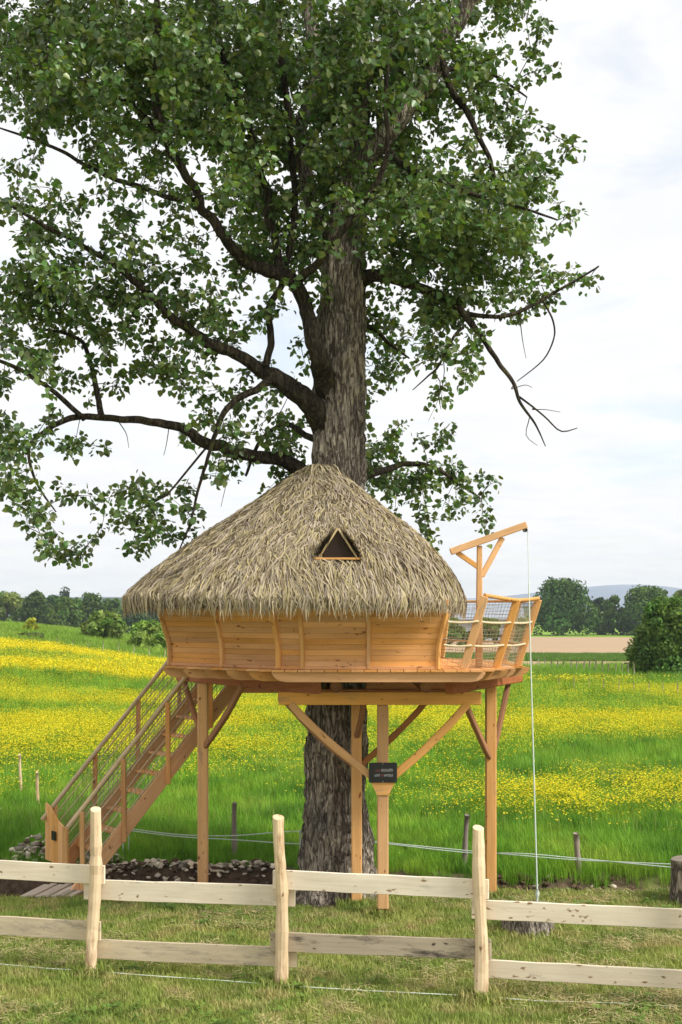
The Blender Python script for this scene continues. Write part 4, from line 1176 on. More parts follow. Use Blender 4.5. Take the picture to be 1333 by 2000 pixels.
brace((xf + 0.05, fy_, 1.50), (1.40, fy_, FBz - 0.06), wd=0.085)
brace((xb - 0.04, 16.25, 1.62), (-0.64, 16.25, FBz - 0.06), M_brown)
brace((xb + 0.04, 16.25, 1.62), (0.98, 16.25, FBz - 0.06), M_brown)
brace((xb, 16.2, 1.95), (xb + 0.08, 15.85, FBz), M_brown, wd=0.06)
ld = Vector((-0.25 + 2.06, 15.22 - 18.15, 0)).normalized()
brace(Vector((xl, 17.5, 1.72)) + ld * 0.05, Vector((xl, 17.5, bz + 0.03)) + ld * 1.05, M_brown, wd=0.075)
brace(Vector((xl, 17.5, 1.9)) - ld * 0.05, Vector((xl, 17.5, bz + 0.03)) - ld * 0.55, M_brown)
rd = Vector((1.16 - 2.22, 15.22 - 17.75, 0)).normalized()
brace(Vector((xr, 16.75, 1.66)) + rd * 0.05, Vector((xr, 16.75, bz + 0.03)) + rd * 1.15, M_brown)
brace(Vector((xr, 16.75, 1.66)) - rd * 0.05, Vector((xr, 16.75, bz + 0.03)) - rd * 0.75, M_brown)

# --- sign on the front post
sy = 15.74 - 0.085; sxc = xf; szc = CH - (1509 - HY) * sy / FPX
hw_, hh_ = 27.5 * sy / FPX, 19.5 * sy / FPX
sign = empty('sign_board', (sxc, sy, szc), parent=house)
sign['label'] = 'black plaque with two lines of white lettering'
beam('sign_panel', (sxc - hw_, sy, szc), (sxc + hw_, sy, szc), 0.02, 2 * hh_, M_plaque2, sign, c=0.006)
beam('sign_face', (sxc - hw_ * .8, sy - 0.012, szc), (sxc + hw_ * .8, sy - 0.012, szc), 0.008, 2 * hh_ * .8, M_plaque, sign, c=0.002)
def bars(x0, x1, zc_, h_, mat, seed):
    r_ = random.Random(seed); Vv = []; Ff = []; x_ = x0
    while x_ < x1:
        w_ = r_.uniform(0.004, 0.007); top = zc_ + h_ * r_.choice((0.5, 0.5, 0.35)); bot = zc_ - h_ * 0.5
        for (ax_, bx_, az, bz_) in ((x_, x_ + 0.003, bot, top), (x_, x_ + w_ + 0.003, r_.choice((bot, zc_, top - 0.003)), None)):
            bz_ = az + 0.0035 if bz_ is None else bz_
            k = len(Vv); Vv += [(ax_, sy - 0.0175, az), (bx_, sy - 0.0175, az), (bx_, sy - 0.0175, bz_), (ax_, sy - 0.0175, bz_),
                                (ax_, sy - 0.0155, az), (bx_, sy - 0.0155, az), (bx_, sy - 0.0155, bz_), (ax_, sy - 0.0155, bz_)]
            Ff += [(k, k + 1, k + 2, k + 3), (k, k + 4, k + 5, k + 1), (k + 3, k + 2, k + 6, k + 7), (k, k + 3, k + 7, k + 4), (k + 1, k + 5, k + 6, k + 2)]
        x_ += w_ + 0.0065
    mk('lettering', Vv, Ff, mat, sign)
bars(sxc - hw_ * .10, sxc + hw_ * .68, szc + hh_ * .25, 0.030, M_print, 1)
bars(sxc - hw_ * .52, sxc - hw_ * .18, szc + hh_ * .22, 0.022, M_printr, 2)
bars(sxc - hw_ * .58, sxc - hw_ * .25, szc - hh_ * .26, 0.028, M_print, 3)
bars(sxc - hw_ * .16, sxc + hw_ * .06, szc - hh_ * .26, 0.022, M_printr, 4)
bars(sxc + hw_ * .10, sxc + hw_ * .66, szc - hh_ * .26, 0.028, M_print, 5)
for a_, b2 in ((0, .9), (0, -.9), (-.9, .85), (.9, .85), (-.9, -.85), (.9, -.85)):
    tube('screw', [(sxc + a_ * hw_, sy - 0.013, szc + b2 * hh_), (sxc + a_ * hw_, sy - 0.006, szc + b2 * hh_)], 0.006, M_steel if a_ == 0 else M_plaque, sign, 6)
# wedge where the two braces meet the post under the sign
wz0 = CH - (1553 - HY) * 15.67 / FPX; wz1 = szc - hh_ * 0.6
mk('brace_shoe', [(xf - 0.066, 15.665, wz0), (xf + 0.066, 15.665, wz0), (xf + 0.15, 15.665, wz1), (xf - 0.15, 15.665, wz1),
                  (xf - 0.066, 15.72, wz0), (xf + 0.066, 15.72, wz0), (xf + 0.15, 15.72, wz1), (xf - 0.15, 15.72, wz1)],
   [(0, 1, 2, 3), (7, 6, 5, 4), (0, 4, 5, 1), (1, 5, 6, 2), (2, 6, 7, 3), (3, 7, 4, 0)], M_frame, house)

# --- roof
AX, AY, AZ, EZ = -0.25, 16.2, 5.03, 3.50
def r_eave(th):
    c, s = np.cos(th), np.sin(th)
    nn = 2.2 + 0.7 * np.clip(0.5 + c, 0, 1)
    a_ = np.where(c < 0, 2.16, 1.58); b2 = np.where(s < 0, 1.84, 2.55)
    return (np.abs(c / a_) ** nn + np.abs(s / b2) ** nn) ** (-1 / nn)
def surf(th, s):
    """point on the thatch, s = 0 at the peak, 1 at the eave, beyond 1 hanging"""
    th = np.asarray(th, float); s = np.asarray(s, float)
    c = np.cos(th); k = np.clip(0.5 + 0.5 * c / 0.8, 0, 1)
    si = np.clip(s, 0.0, 1)
    g = (1 - k) * (0.93 * si ** 1.01 + 0.07 * si ** 8) + k * (0.83 * si ** 1.04 + 0.17 * si ** 10)
    over = np.clip(s - 1, 0, None)
    Rr = r_eave(th)
    rr = Rr * (si + over * 0.10) + 0.035 * (1 - si)
    wav = 0.05 * (fbm(np.cos(th) * 3 + 7, np.sin(th) * 3 + 7, s * 3, seed=91) - 0.5)
    z = AZ - (AZ - EZ) * g - over * Rr * 1.0 + wav * np.clip(s * 3, 0, 1)
    return np.stack([AX + rr * np.cos(th), AY + rr * np.sin(th), z], -1)
roof = empty('roof', (AX, AY, EZ), parent=house)
roof['label'] = 'shaggy grey-brown palm thatch roof'
nt_, ns_ = 72, 16
TH, SS = np.meshgrid(np.linspace(0, 2 * np.pi, nt_, endpoint=False), np.linspace(0, 1.03, ns_))
Vr = surf(TH, SS).reshape(-1, 3); Vr[:, 2] -= 0.03
ii, jj = np.meshgrid(np.arange(ns_ - 1), np.arange(nt_), indexing='ij')
Fr = np.stack([ii * nt_ + jj, ii * nt_ + (jj + 1) % nt_, (ii + 1) * nt_ + (jj + 1) % nt_, (ii + 1) * nt_ + jj], -1).reshape(-1, 4)
o = obj_np('roof_deck', Vr, Fr, plain('under_thatch', (0.19, 0.15, 0.09), 0.95, 0.05, var=0.4, vs=25), roof, None, True)

# dormer frame dims
DYY = 14.63
dL, dR = (628 - CX) * DYY / FPX, (693 - CX) * DYY / FPX
dB = CH + (HY - 1089) * DYY / FPX; dT = CH + (HY - 1036) * DYY / FPX; dM = (dL + dR) / 2
def in_dormer(p, grow_=1.0):
    zf = (p[..., 2] - dB + 0.0) / (dT - dB)
    hwid = (dR - dL) / 2 * (1 - zf) * grow_ + 0.012
    return (zf > -0.03) & (zf < 1.06) & (np.abs(p[..., 0] - dM) < hwid) & (p[..., 1] < DYY + 0.07)

def strands(n, th, s0, length, yaw, lift, width, r, seg=4):
    """n palm strips running down the slope"""
    Rr = r_eave(th)
    pts = []
    for q in range(seg + 1):
        f = q / seg
        sl = s0 + f * length * np.cos(yaw) / (Rr * 1.28)
        thq = th + f * length * np.sin(yaw) / np.maximum(0.25, Rr * np.clip(sl, 0.12, 1))
        p = surf(thq, sl)
        e = 1e-2
        nrm = np.cross(surf(thq + e, np.minimum(sl, 0.99)) - surf(thq - e, np.minimum(sl, 0.99)), surf(thq, np.minimum(sl, 0.99) + e) - surf(thq, np.minimum(sl, 0.99) - e))
        nrm /= np.maximum(np.linalg.norm(nrm, axis=1, keepdims=True), 1e-9); nrm *= np.where(nrm[:, 2:3] < 0, -1, 1)
        p = p + nrm * (lift * (0.25 + 0.75 * np.sin(np.pi * min(1, 0.15 + 0.75 * f))))[:, None]
        p[:, 2] -= 0.05 * f * f * length
        pts.append(p)
    pts = np.stack(pts, 1)                                   # n, seg+1, 3
    tan = pts[:, -1] - pts[:, 0]; tan /= np.linalg.norm(tan, axis=1, keepdims=True)
    side = np.cross(tan, nrm); side /= np.maximum(np.linalg.norm(side, axis=1, keepdims=True), 1e-9)
    tw_ = r.normal(0, 0.5, n)[:, None]; side = side * np.cos(tw_) + np.cross(tan, side) * np.sin(tw_)
    wprof = np.array([0.5, 0.95, 1.0, 0.75, 0.08])[None, :, None] if seg == 4 else np.linspace(1, 0.2, seg + 1)[None, :, None]
    wob = r.normal(0, 0.006, (n, seg + 1, 1)) * side[:, None, :]
    off = side[:, None, :] * width[:, None, None] / 2 * wprof
    V = np.stack([pts + wob - off, pts + wob + off], 2)      # n, seg+1, 2, 3
    return V, pts

rr_ = np.random.default_rng(5)
NS = 52000
s0 = np.sqrt(rr_.uniform(0.0, 1.0, NS)) * 0.98
th = rr_.uniform(0, 2 * np.pi, NS)
back = (np.sin(th) > 0.5) & (rr_.uniform(size=NS) < 0.55)
s0, th = s0[~back], th[~back]; NS = len(s0)
clumpn = fbm(np.cos(th) * 5 + 3, np.sin(th) * 5 + 3, s0 * 7, seed=95) - 0.5
ln_ = rr_.uniform(0.16, 0.38, NS); ln_ = np.where(s0 > 0.85, np.minimum(ln_, (1.0 - s0) * 1.9 + rr_.uniform(0.16, 0.30, NS)), ln_)
VS, pts = strands(NS, th, s0, ln_, rr_.normal(0, 0.34, NS) + clumpn * 1.6, rr_.uniform(0.015, 0.075, NS), rr_.uniform(0.006, 0.017, NS), rr_)
keep = ~np.any(in_dormer(pts, 1.0), axis=1)
VS = VS[keep]; NS = len(VS)
tcol = np.array([0.45, 0.372, 0.24])[None] * rr_.uniform(0.6, 1.15, NS)[:, None]
tcol[:, 2] *= rr_.uniform(0.75, 1.25, NS)
dk = rr_.uniform(size=NS) < 0.12; tcol[dk] *= np.array([0.5, 0.45, 0.42])
def strip_faces(n, seg=4):
    base = np.arange(n)[:, None] * (seg + 1) * 2 + np.arange(seg)[None] * 2
    return np.stack([base, base + 1, base + 3, base + 2], -1).reshape(-1, 4)
me = mesh_np('thatch', VS.reshape(-1, 3), strip_faces(NS), True); set_lc(me, np.repeat(tcol, 4, 0)); me.materials.append(M_thatch)
tag(reg(bpy.data.objects.new('thatch', me), None, roof), None, None, None, 'stuff')

# fringe: hanging palm tips, each its own piece along the front
NF = 300
thf = np.linspace(math.pi * 0.99, math.pi * 2.02, NF) + rr_.normal(0, 0.006, NF)
VF, _ = strands(NF, thf, np.full(NF, 0.93), rr_.uniform(0.26, 0.46, NF), rr_.normal(0, 0.16, NF), rr_.uniform(0.03, 0.07, NF), rr_.uniform(0.012, 0.026, NF), rr_)
for k in range(NF):
    c0 = Vector(VF[k, 0].mean(0))
    me = mesh_np('thatch_frond', VF[k].reshape(-1, 3) - np.array(c0), strip_faces(1), True)
    set_lc(me, np.repeat((np.array([0.46, 0.38, 0.245]) * rr_.uniform(0.6, 1.3))[None], 4, 0)); me.materials.append(M_thatch)
    reg(bpy.data.objects.new('thatch_frond', me), Matrix.Translation(c0), roof)

# dormer window with its small thatched gable
dorm = empty('dormer_window', (dM, DYY, dB), parent=house)
apexp, lp, rp = Vector((dM, DYY, dT)), Vector((dL, DYY, dB)), Vector((dR, DYY, dB))
beam('frame_board', lp + Vector((-0.03, 0.05, -0.006)), apexp + Vector((-0.006, 0.05, 0.02)), 0.10, 0.022, M_rail, dorm, up=Vector((-1, 0, 0.4)), c=0.004)
beam('frame_board', rp + Vector((0.03, 0.05, -0.006)), apexp + Vector((0.006, 0.05, 0.02)), 0.10, 0.022, M_rail, dorm, up=Vector((1, 0, 0.4)), c=0.004)
beam('window_sill', lp + Vector((-0.075, 0.04, -0.012)), rp + Vector((0.06, 0.04, -0.012)), 0.13, 0.022, M_frame, dorm, c=0.004)
mk('opening_shade', [lp + Vector((0.0, 0.02, 0.0)), rp + Vector((0, 0.02, 0.0)), apexp + Vector((0, 0.02, 0))], [(0, 1, 2)], M_dark, dorm)  # dark sheet painted as shade in the open dormer, no glass
gg = []
for k in range(1100):
    sd_ = -1 if k % 2 else 1
    y0 = rr_.uniform(DYY - 0.015, 15.05); f0 = rr_.uniform(-0.06, 0.75)
    slope = Vector((sd_ * (dR - dL) / 2, 0, dB - dT)); nrm = Vector((sd_ * (dT - dB), 0, (dR - dL) / 2)).normalized()
    st = Vector((dM, y0, dT + 0.035)) + slope * f0 + nrm * rr_.uniform(0.0, 0.05)
    d_ = (slope.normalized() + Vector((sd_ * rr_.uniform(-.1, .5), rr_.uniform(-.25, .35), rr_.uniform(-.3, .15)))).normalized()
    l_ = rr_.uniform(0.15, 0.3); wd_ = rr_.uniform(0.010, 0.022)
    sv = d_.cross(nrm).normalized() * wd_ / 2
    st = np.array(st); d_ = np.array(d_); sv = np.array(sv)
    gg.append(np.stack([np.stack([st + d_ * l_ * f + np.array([0, 0, -0.06 * f * f]) - sv * w_, st + d_ * l_ * f + np.array([0, 0, -0.06 * f * f]) + sv * w_]) for f, w_ in ((0, .6), (.25, 1), (.5, 1), (.75, .8), (1, .1))]))
gg = np.array(gg)
me = mesh_np('gable_thatch', gg.reshape(-1, 3), strip_faces(len(gg)), True)
set_lc(me, np.repeat(np.array([0.45, 0.372, 0.24])[None] * rr_.uniform(0.5, 1.3, (len(gg), 1)), 4, 0)); me.materials.append(M_thatch)
tag(reg(bpy.data.objects.new('gable_thatch', me), None, dorm), None, None, None, 'stuff')
# ridge tuft at the peak
gg = []
for k in range(420):
    a_ = rr_.uniform(0, 6.283); c0 = np.array([AX + rr_.normal(0, .05), AY - 0.05 + rr_.normal(0, .05), AZ + rr_.uniform(-0.05, 0.01)])
    d_ = np.array([math.cos(a_), math.sin(a_), rr_.uniform(-0.75, -0.35)]); d_ /= np.linalg.norm(d_)
    sv = np.cross(d_, [0, 0, 1.0]); sv /= np.linalg.norm(sv); wd_ = rr_.uniform(0.010, 0.02) / 2; l_ = rr_.uniform(0.15, 0.34)
    gg.append(np.stack([np.stack([c0 + d_ * l_ * f + np.array([0, 0, .05 * math.sin(3.14 * f) - 0.06 * f * f]) - sv * wd_ * w_, c0 + d_ * l_ * f + np.array([0, 0, .05 * math.sin(3.14 * f) - 0.06 * f * f]) + sv * wd_ * w_]) for f, w_ in ((0, .8), (.25, 1), (.5, 1), (.75, .8), (1, .1))]))
gg = np.array(gg)
me = mesh_np('peak_thatch', gg.reshape(-1, 3), strip_faces(len(gg)), True)
set_lc(me, np.repeat(np.array([0.46, 0.385, 0.235])[None] * rr_.uniform(0.5, 1.3, (len(gg), 1)), 4, 0)); me.materials.append(M_thatch)
tag(reg(bpy.data.objects.new('peak_thatch', me), None, roof), None, None, None, 'stuff')

# --- terrace railing
rail_posts = [((1.285, 14.90), (1.50, 14.86), 3.535), ((1.675, 15.36), (1.89, 15.27), 3.51), ((1.985, 15.98), (2.205, 15.89), 3.51), ((1.98, 17.3), (2.17, 17.38), 3.50), ((1.30, 18.45), (1.40, 18.62), 3.50)]
railing = empty('terrace_railing', (1.7, 15.4, DZ), parent=house)
RB = []; RT_ = []
for (b0, t0, zt) in rail_posts:
    p0, p1 = Vector((b0[0], b0[1], DZ - 0.0)), Vector((t0[0], t0[1], zt))
    beam('baluster', p0, p1, 0.05, 0.085, M_frame, railing, up=Vector((1, -0.2, 0.25)), c=0.006)
    RB.append(p0); RT_.append(p1)
wallb, wallt = corner(5, DZ + 0.02, 0.03), corner(5, 3.5, 0.03)
wb2, wt2 = corner(7, DZ + 0.02, 0.03), corner(7, 3.5, 0.03)
chB = [wallb] + RB + [wb2]; chT = [wallt + Vector((0.0, 0, 0.02))] + RT_ + [wt2]
tube('top_rail', catmull([p + Vector((0, 0, 0.012 * (-1) ** k)) for k, p in enumerate(chT[1:5])], 26), 0.021, M_frame, railing, 8)
tube('top_rail', catmull(chT[4:], 14), 0.019, M_frame, railing, 8)
for fr in (0.33, 0.66):
    pts_ = []
    for k in range(len(chB) - 1):
        a_ = chB[k].lerp(chT[k], fr); b2 = chB[k + 1].lerp(chT[k + 1], fr)
        for q in range(7):
            f = q / 7; pts_.append(a_.lerp(b2, f) + Vector((0, -0.03, -0.05 * f * (1 - f))))
    tube('rope', pts_, 0.012, M_rope, railing, 7)
ng = Geo()
def net(p00, p10, p01, p11, nu, nv, rad=0.0028, lo=0.04, hi=0.95):
    for k in range(nv):
        f = lo + (hi - lo) * k / (nv - 1)
        a_, b2 = p00.lerp(p01, f), p10.lerp(p11, f)
        q = [a_.lerp(b2, t_) + Vector((random.gauss(0, .003), random.gauss(0, .006), -0.02 * t_ * (1 - t_) * random.uniform(0.3, 2))) for t_ in np.linspace(0, 1, 7)]
        ng.add(*tube_geo(q, rad, 3))
    for k in range(1, nu):
        f = k / nu
        a_, b2 = p00.lerp(p10, f), p01.lerp(p11, f)
        q = [a_.lerp(b2, lo + (hi - lo) * t_) + Vector((random.gauss(0, .004), random.gauss(0, .006), 0)) for t_ in np.linspace(0, 1, 6)]
        ng.add(*tube_geo(q, rad * 0.75, 3))
for k in range(len(chB) - 1):
    nu = max(4, int((chB[k + 1] - chB[k]).length / 0.055))
    net(chB[k], chB[k + 1], chT[k], chT[k + 1], nu, 17)
tag(ng.build('netting', M_net, railing), None, None, None, 'stuff')

# --- hoist
cd = 15.55
cx0 = (937 - CX) * cd / FPX
hoist = empty('hoist', (cx0, cd, DZ), parent=house)
ctop = CH + (HY - 1066) * cd / FPX
beam('hoist_post', (cx0 - 0.005, cd, DZ), (cx0, cd, ctop), 0.075, 0.085, M_frame, hoist, up=Vector((0, 1, 0)), c=0.008, taper=0.75)
hA, hB = P(880, 1078, cd - 0.03), P(1029, 1025, cd - 0.03)
beam('hoist_arm', hA, hB, 0.07, 0.075, M_frame, hoist, c=0.007)
beam('hoist_brace', P(893, 1079, cd - 0.005), P(935, 1108, cd - 0.005), 0.045, 0.055, M_frame, hoist, c=0.006)
beam('hoist_brace', P(982, 1050, cd - 0.005), P(941, 1126, cd - 0.005), 0.05, 0.06, M_frame, hoist, c=0.006)
pk = P(1026, 1035, cd - 0.03)
tube('pulley', [pk + Vector((0, -0.02, 0)), pk + Vector((0, 0.02, 0))], 0.026, M_plaque, hoist, 12)

# --- stairs
sB = Vector((-3.16, 17.0, 0)); sdir = Vector((0.83, 0.56, 0)).normalized(); wv = Vector((-0.56, 0.83, 0)).normalized() * 0.78
slope_ = 1.11
stairs = empty('staircase', sB, parent=house)
def st(t_, z_=0.0, far=0.0, h=None):
    p = sB + sdir * t_ + wv * far; p.z = slope_ * t_ + z_ + 0.0; return p
for far in (0, 1):
    beam('stringer', st(-0.02, 0.02, far), st(2.36, 0.02, far), 0.045, 0.17, M_stair, stairs, c=0.006)
for k in range(1, 12):
    t_ = k * 0.2; c = st(t_, 0.0, 0.03); c2 = st(t_, 0.0, 0.97)
    beam('tread', c, c2, 0.17, 0.03, M_stair, stairs, c=0.004)
srail = 0.93
for far, mat in ((0, M_rail), (1, M_rail)):
    tube('handrail', catmull([st(-0.12, srail, far), st(0.7, srail + 0.005, far), st(1.5, srail - 0.004, far), st(2.3, srail, far)], 16), 0.026, mat, stairs, 8)
    for t_ in (0.06, 0.60, 1.20, 1.80):
        b0 = st(t_, -0.10 if t_ > 0.1 else 0.12, far); b1 = st(t_, srail - 0.02, far)
        if t_ < 0.1: b0.z = 0.02
        o_ = wv.normalized() * (-0.05 if far == 0 else 0.05)
        beam('newel', b0 + o_ * 0.9, b1 + o_ * 0.4, 0.055, 0.06, M_stair if t_ > 0.1 else M_frame, stairs, up=Vector((0, 1, 0)), c=0.006)
    for hz in (0.18, 0.33, 0.48, 0.63, 0.78):
        tube('rope', [st(t_, hz + 0.012 * math.sin(t_ * 9), far) for t_ in np.linspace(0.05, 2.2, 18)], 0.007, M_rope, stairs, 6)
ng = Geo()
for far in (0, 1):
    net(st(0.06, 0.08, far), st(2.2, 0.08, far), st(0.06, srail, far), st(2.2, srail, far), 36, 15, 0.0038)
tag(ng.build('netting', M_net, stairs), None, None, None, 'stuff')
# gate across the foot of the stairs
gate = empty('gate', st(0.0, 0.1, 1.0), parent=house)
gb = sB + sdir * -0.04 + wv * 1.04
for k in range(5):
    f0, f1 = k / 5 * 0.86, (k + 1) / 5 * 0.86 - 0.008
    a_ = gb - wv * f0; b2 = gb - wv * f1
    hz = lambda f: 1.0 - 0.24 * math.sin(math.pi / 2 * min(1, max(0, (f - 0.1) / 0.75)))
    th_ = sdir * -0.025
    z0 = 0.30
    vv = [Vector((a_.x, a_.y, z0)), Vector((b2.x, b2.y, z0)), Vector((b2.x, b2.y, hz(f1))), Vector((a_.x, a_.y, hz(f0)))]
    vv += [v + th_ for v in vv]
    M, L = frame(vv[0], vv[3])
    mk('gate_board', vv, [(3, 2, 1, 0), (4, 5, 6, 7), (0, 1, 5, 4), (1, 2, 6, 5), (2, 3, 7, 6), (3, 0, 4, 7)], M_frame, gate, M)
pc = gb - wv * 0.40 + sdir * -0.04; pz = CH - (1632 - HY) * pc.y / FPX
wu = wv.normalized() * 0.055
vv = [Vector((pc.x, pc.y, pz)) + wu * a_ + Vector((0, 0, 0.055 * b2)) + sdir * c_ for c_ in (0, -0.012) for a_, b2 in ((-1, -1), (1, -1), (1, 1), (-1, 1))]
o = mk('gate_plaque', vv, [(0, 1, 2, 3), (7, 6, 5, 4), (0, 4, 5, 1), (1, 5, 6, 2), (2, 6, 7, 3), (3, 7, 4, 0)], M_plaque, gate)

# --- rope hanging from the hoist
r0, r1, r2 = P(1031, 1036, cd - 0.06), P(1037, 1296, 15.42), P(1050, 1745, 15.42)
rope = empty('hoist_rope', r2, 'long pale rope hanging from the hoist arm beside the terrace', 'rope')
tube('cord', catmull([r0, P(1034, 1170, 15.45), r1, P(1043, 1500, 15.42), r2], 40), [0.004] * 8 + [0.008] * 32, M_tape, rope, 7)
tube('knot', [r2 + Vector((0, 0, -.10)), r2 + Vector((0, 0, -.04)), r2 + Vector((0, 0, 0.0)), r2 + Vector((0, 0, .05))], [0.006, 0.014, 0.026, 0.010], M_tape, rope, 8)

# ------------------------------------------------------------------ board fence in the foreground
fence = empty('rail_fence', (0, 12.6, 0), 'pale board fence with round peeled posts across the foreground', 'fence')
fposts = [(-4.09, 13.63, 1.5, 0, 0), (-2.315, 13.2, 1.545, 0.05, -0.03), (-0.525, 12.77, 1.53, -0.03, 0.02), (1.22, 12.36, 1.50, -0.02, 0.02), (3.0, 11.94, 1.5, 0, 0)]
def log_post(name, x, y, h, lx_, ly_, rad, mat, parent, sides=12, n=14, seed=0, tipcut=0.02):
    r_ = np.random.default_rng(seed)
    zs = np.linspace(-0.25, h, n)
    C = np.stack([x + lx_ * zs / h + 0.010 * np.sin(zs * 4 + seed), y + ly_ * zs / h + 0.006 * np.cos(zs * 4 + seed), zs + tz(x, y)], -1)
    rr = rad * (1.06 - 0.14 * np.clip(zs / h, 0, 1)) * (1 + r_.normal(0, 0.05, n))
    V, Fq = tube_geo(C, rr, sides); V = V.reshape(n, sides, 3)
    D = V - C[:, None]
    V = C[:, None] + D * (1 + 0.30 * (fbm(np.cos(np.arange(sides) * 6.283 / sides)[None] * 2 + seed + 0 * zs[:, None], np.sin(np.arange(sides) * 6.283 / sides)[None] * 2 + 0 * zs[:, None], zs[:, None] * 4 + 0 * np.arange(sides)[None], seed=seed) - 0.5))[:, :, None]
    V[-1, :, 2] += tipcut * np.cos(np.arange(sides) * 6.283 / sides)
    V = V.reshape(-1, 3)
    M = Matrix(((0, 1, 0, x), (0, 0, 1, y), (1, 0, 0, 0), (0, 0, 0, 1)))
    faces = [tuple(f) for f in Fq.tolist()] + [tuple(range(sides)), tuple(reversed(range((n - 1) * sides, n * sides)))]
    return mk(name, V.tolist(), faces, mat, parent, M, smooth=name != 'fence_post')
for k, (x, y, h, lx_, ly_) in enumerate(fposts):
    log_post('fence_post', x, y, h, lx_, ly_, 0.055, M_peel, fence, 11, 22, seed=k + 3)
def fboard(p0, p1, ht, mat, th=0.028):
    beam('fence_board', p0, p1, th, ht, mat, fence, c=0.004, segs=9, wob=0.0032)
def fyat(x): return 12.647 - 0.2366 * x
def FB(px0, yt0, yb0, px1, yt1, yb1, off, mat):
    out_ = []
    for px, yt, yb in ((px0, yt0, yb0), (px1, yt1, yb1)):
        u = (px - CX) / FPX
        d = (12.647 + off) / (1 + 0.2366 * u)
        out_.append((P(px, (yt + yb) / 2, d), (yb - yt) * d / FPX))
    fboard(out_[0][0], out_[1][0], (out_[0][1] + out_[1][1]) / 2, mat)
FB(-200, 1671, 1706, 205, 1690, 1727, 0.075, M_fence)
FB(165, 1716, 1757, 577, 1731, 1770, 0.115, M_fence)
FB(534, 1698, 1737, 955, 1718, 1755, 0.075, M_fence)
FB(922, 1756, 1795, 1500, 1783, 1821, 0.115, M_fence)
FB(-200, 1778, 1815, 197, 1800, 1837, 0.075, M_fenceg)
FB(170, 1834, 1871, 580, 1850, 1890, 0.115, M_fenceg)
FB(529, 1819, 1858, 960, 1836, 1874, 0.075, M_fenced)
FB(925, 1872, 1909, 1500, 1903, 1940, 0.115, M_fence)

# white cord lying along the fence foot
pts_ = []
for px, py in ((-150, 1876), (0, 1886), (90, 1892), (177, 1897), (300, 1908), (440, 1917), (556, 1926), (700, 1935), (830, 1942), (942, 1949), (1060, 1958), (1180, 1962), (1333, 1968), (1500, 1976)):
    d = ground_hit(px, py + 8); p = P(px, py, d); p.z = tz(p.x, p.y) + 0.04; pts_.append(p)
cord = tube('white_cord', catmull(pts_, 60), 0.0045, M_wire, None, 6)
tag(cord, 'thin white cord stretched low over the grass along the board fence', 'cord')

# ------------------------------------------------------------------ electric tape fence behind
ef = empty('tape_fence', (0, 17.8, 0.15), 'white electric tape strung between mixed posts behind the treehouse', 'fence')
def epost(px, d, top_py, rad, mat, lean_px=0, seed=1, name='stake'):
    x = (px - CX) * d / FPX
    zt = CH - (top_py - HY) * d / FPX - tz(x, d)
    return log_post(name, x, d, zt, lean_px * d / FPX, 0, rad, mat, ef, 8, 8, seed, 0.012)
epost(457, 18.5, 1568, 0.035, M_grey, 3, 21); epost(908, 17.8, 1592, 0.034, M_grey, 6, 22); epost(1134, 17.35, 1628, 0.037, M_grey, -8, 23)
for px, d, tp in ((252, 18.9, 1606), (241, 18.6, 1612), (587, 18.1, 1620)):
    x = (px - CX) * d / FPX
    tube('white_stake', [(x, d, tz(x, d) - 0.1), (x, d, CH - (tp - HY) * d / FPX)], 0.011, M_tape, ef, 6)
def tape(lst, name='tape'):
    pp = [P(px, py, d) for px, py, d in lst]
    C = catmull(pp, 50); h_ = 0.0065
    V = np.concatenate([C + [0, 0, h_], C - [0, 0, h_], C - [0, 0.003, h_], C + [0, -0.003, h_]])
    n_ = len(C); i_ = np.arange(n_ - 1)
    Fq = np.concatenate([np.stack([i_ + a_ * n_, i_ + 1 + a_ * n_, i_ + 1 + ((a_ + 1) % 4) * n_, i_ + ((a_ + 1) % 4) * n_], -1) for a_ in range(4)])
    obj_np(name, V, Fq, M_tape, ef)
tape([(252, 1618, 18.88), (350, 1630, 18.7), (457, 1632, 18.46), (587, 1624, 18.08), (700, 1640, 17.95), (908, 1661, 17.76), (1020, 1671, 17.5), (1134, 1680, 17.31), (1330, 1689, 16.9), (1480, 1700, 16.6)])
tape([(252, 1622, 18.88), (350, 1634, 18.7), (457, 1640, 18.46), (587, 1648, 18.08), (700, 1643, 17.95), (908, 1665, 17.76), (1020, 1667, 17.5), (1134, 1677, 17.31), (1330, 1696, 16.9), (1480, 1712, 16.6)])

# loose stakes at the left
for k, (px, bp, tp) in enumerate(((42, 1556, 1474), (76, 1584, 1508), (-4, 1530, 1462))):
    d = ground_hit(px, bp); x = (px - CX) * d / FPX
    o = log_post('wooden_stake', x, d, CH - (tp - HY) * d / FPX - tz(x, d), -0.02, 0, 0.026, M_peel, None, 8, 7, 40 + k)
    tag(o, ['thin pale stake farther left of the two by the stairs', 'thin pale stake nearest the stair handrail end', 'pale stake at the very left picture edge'][k], 'stake', 'stakes in the left meadow')

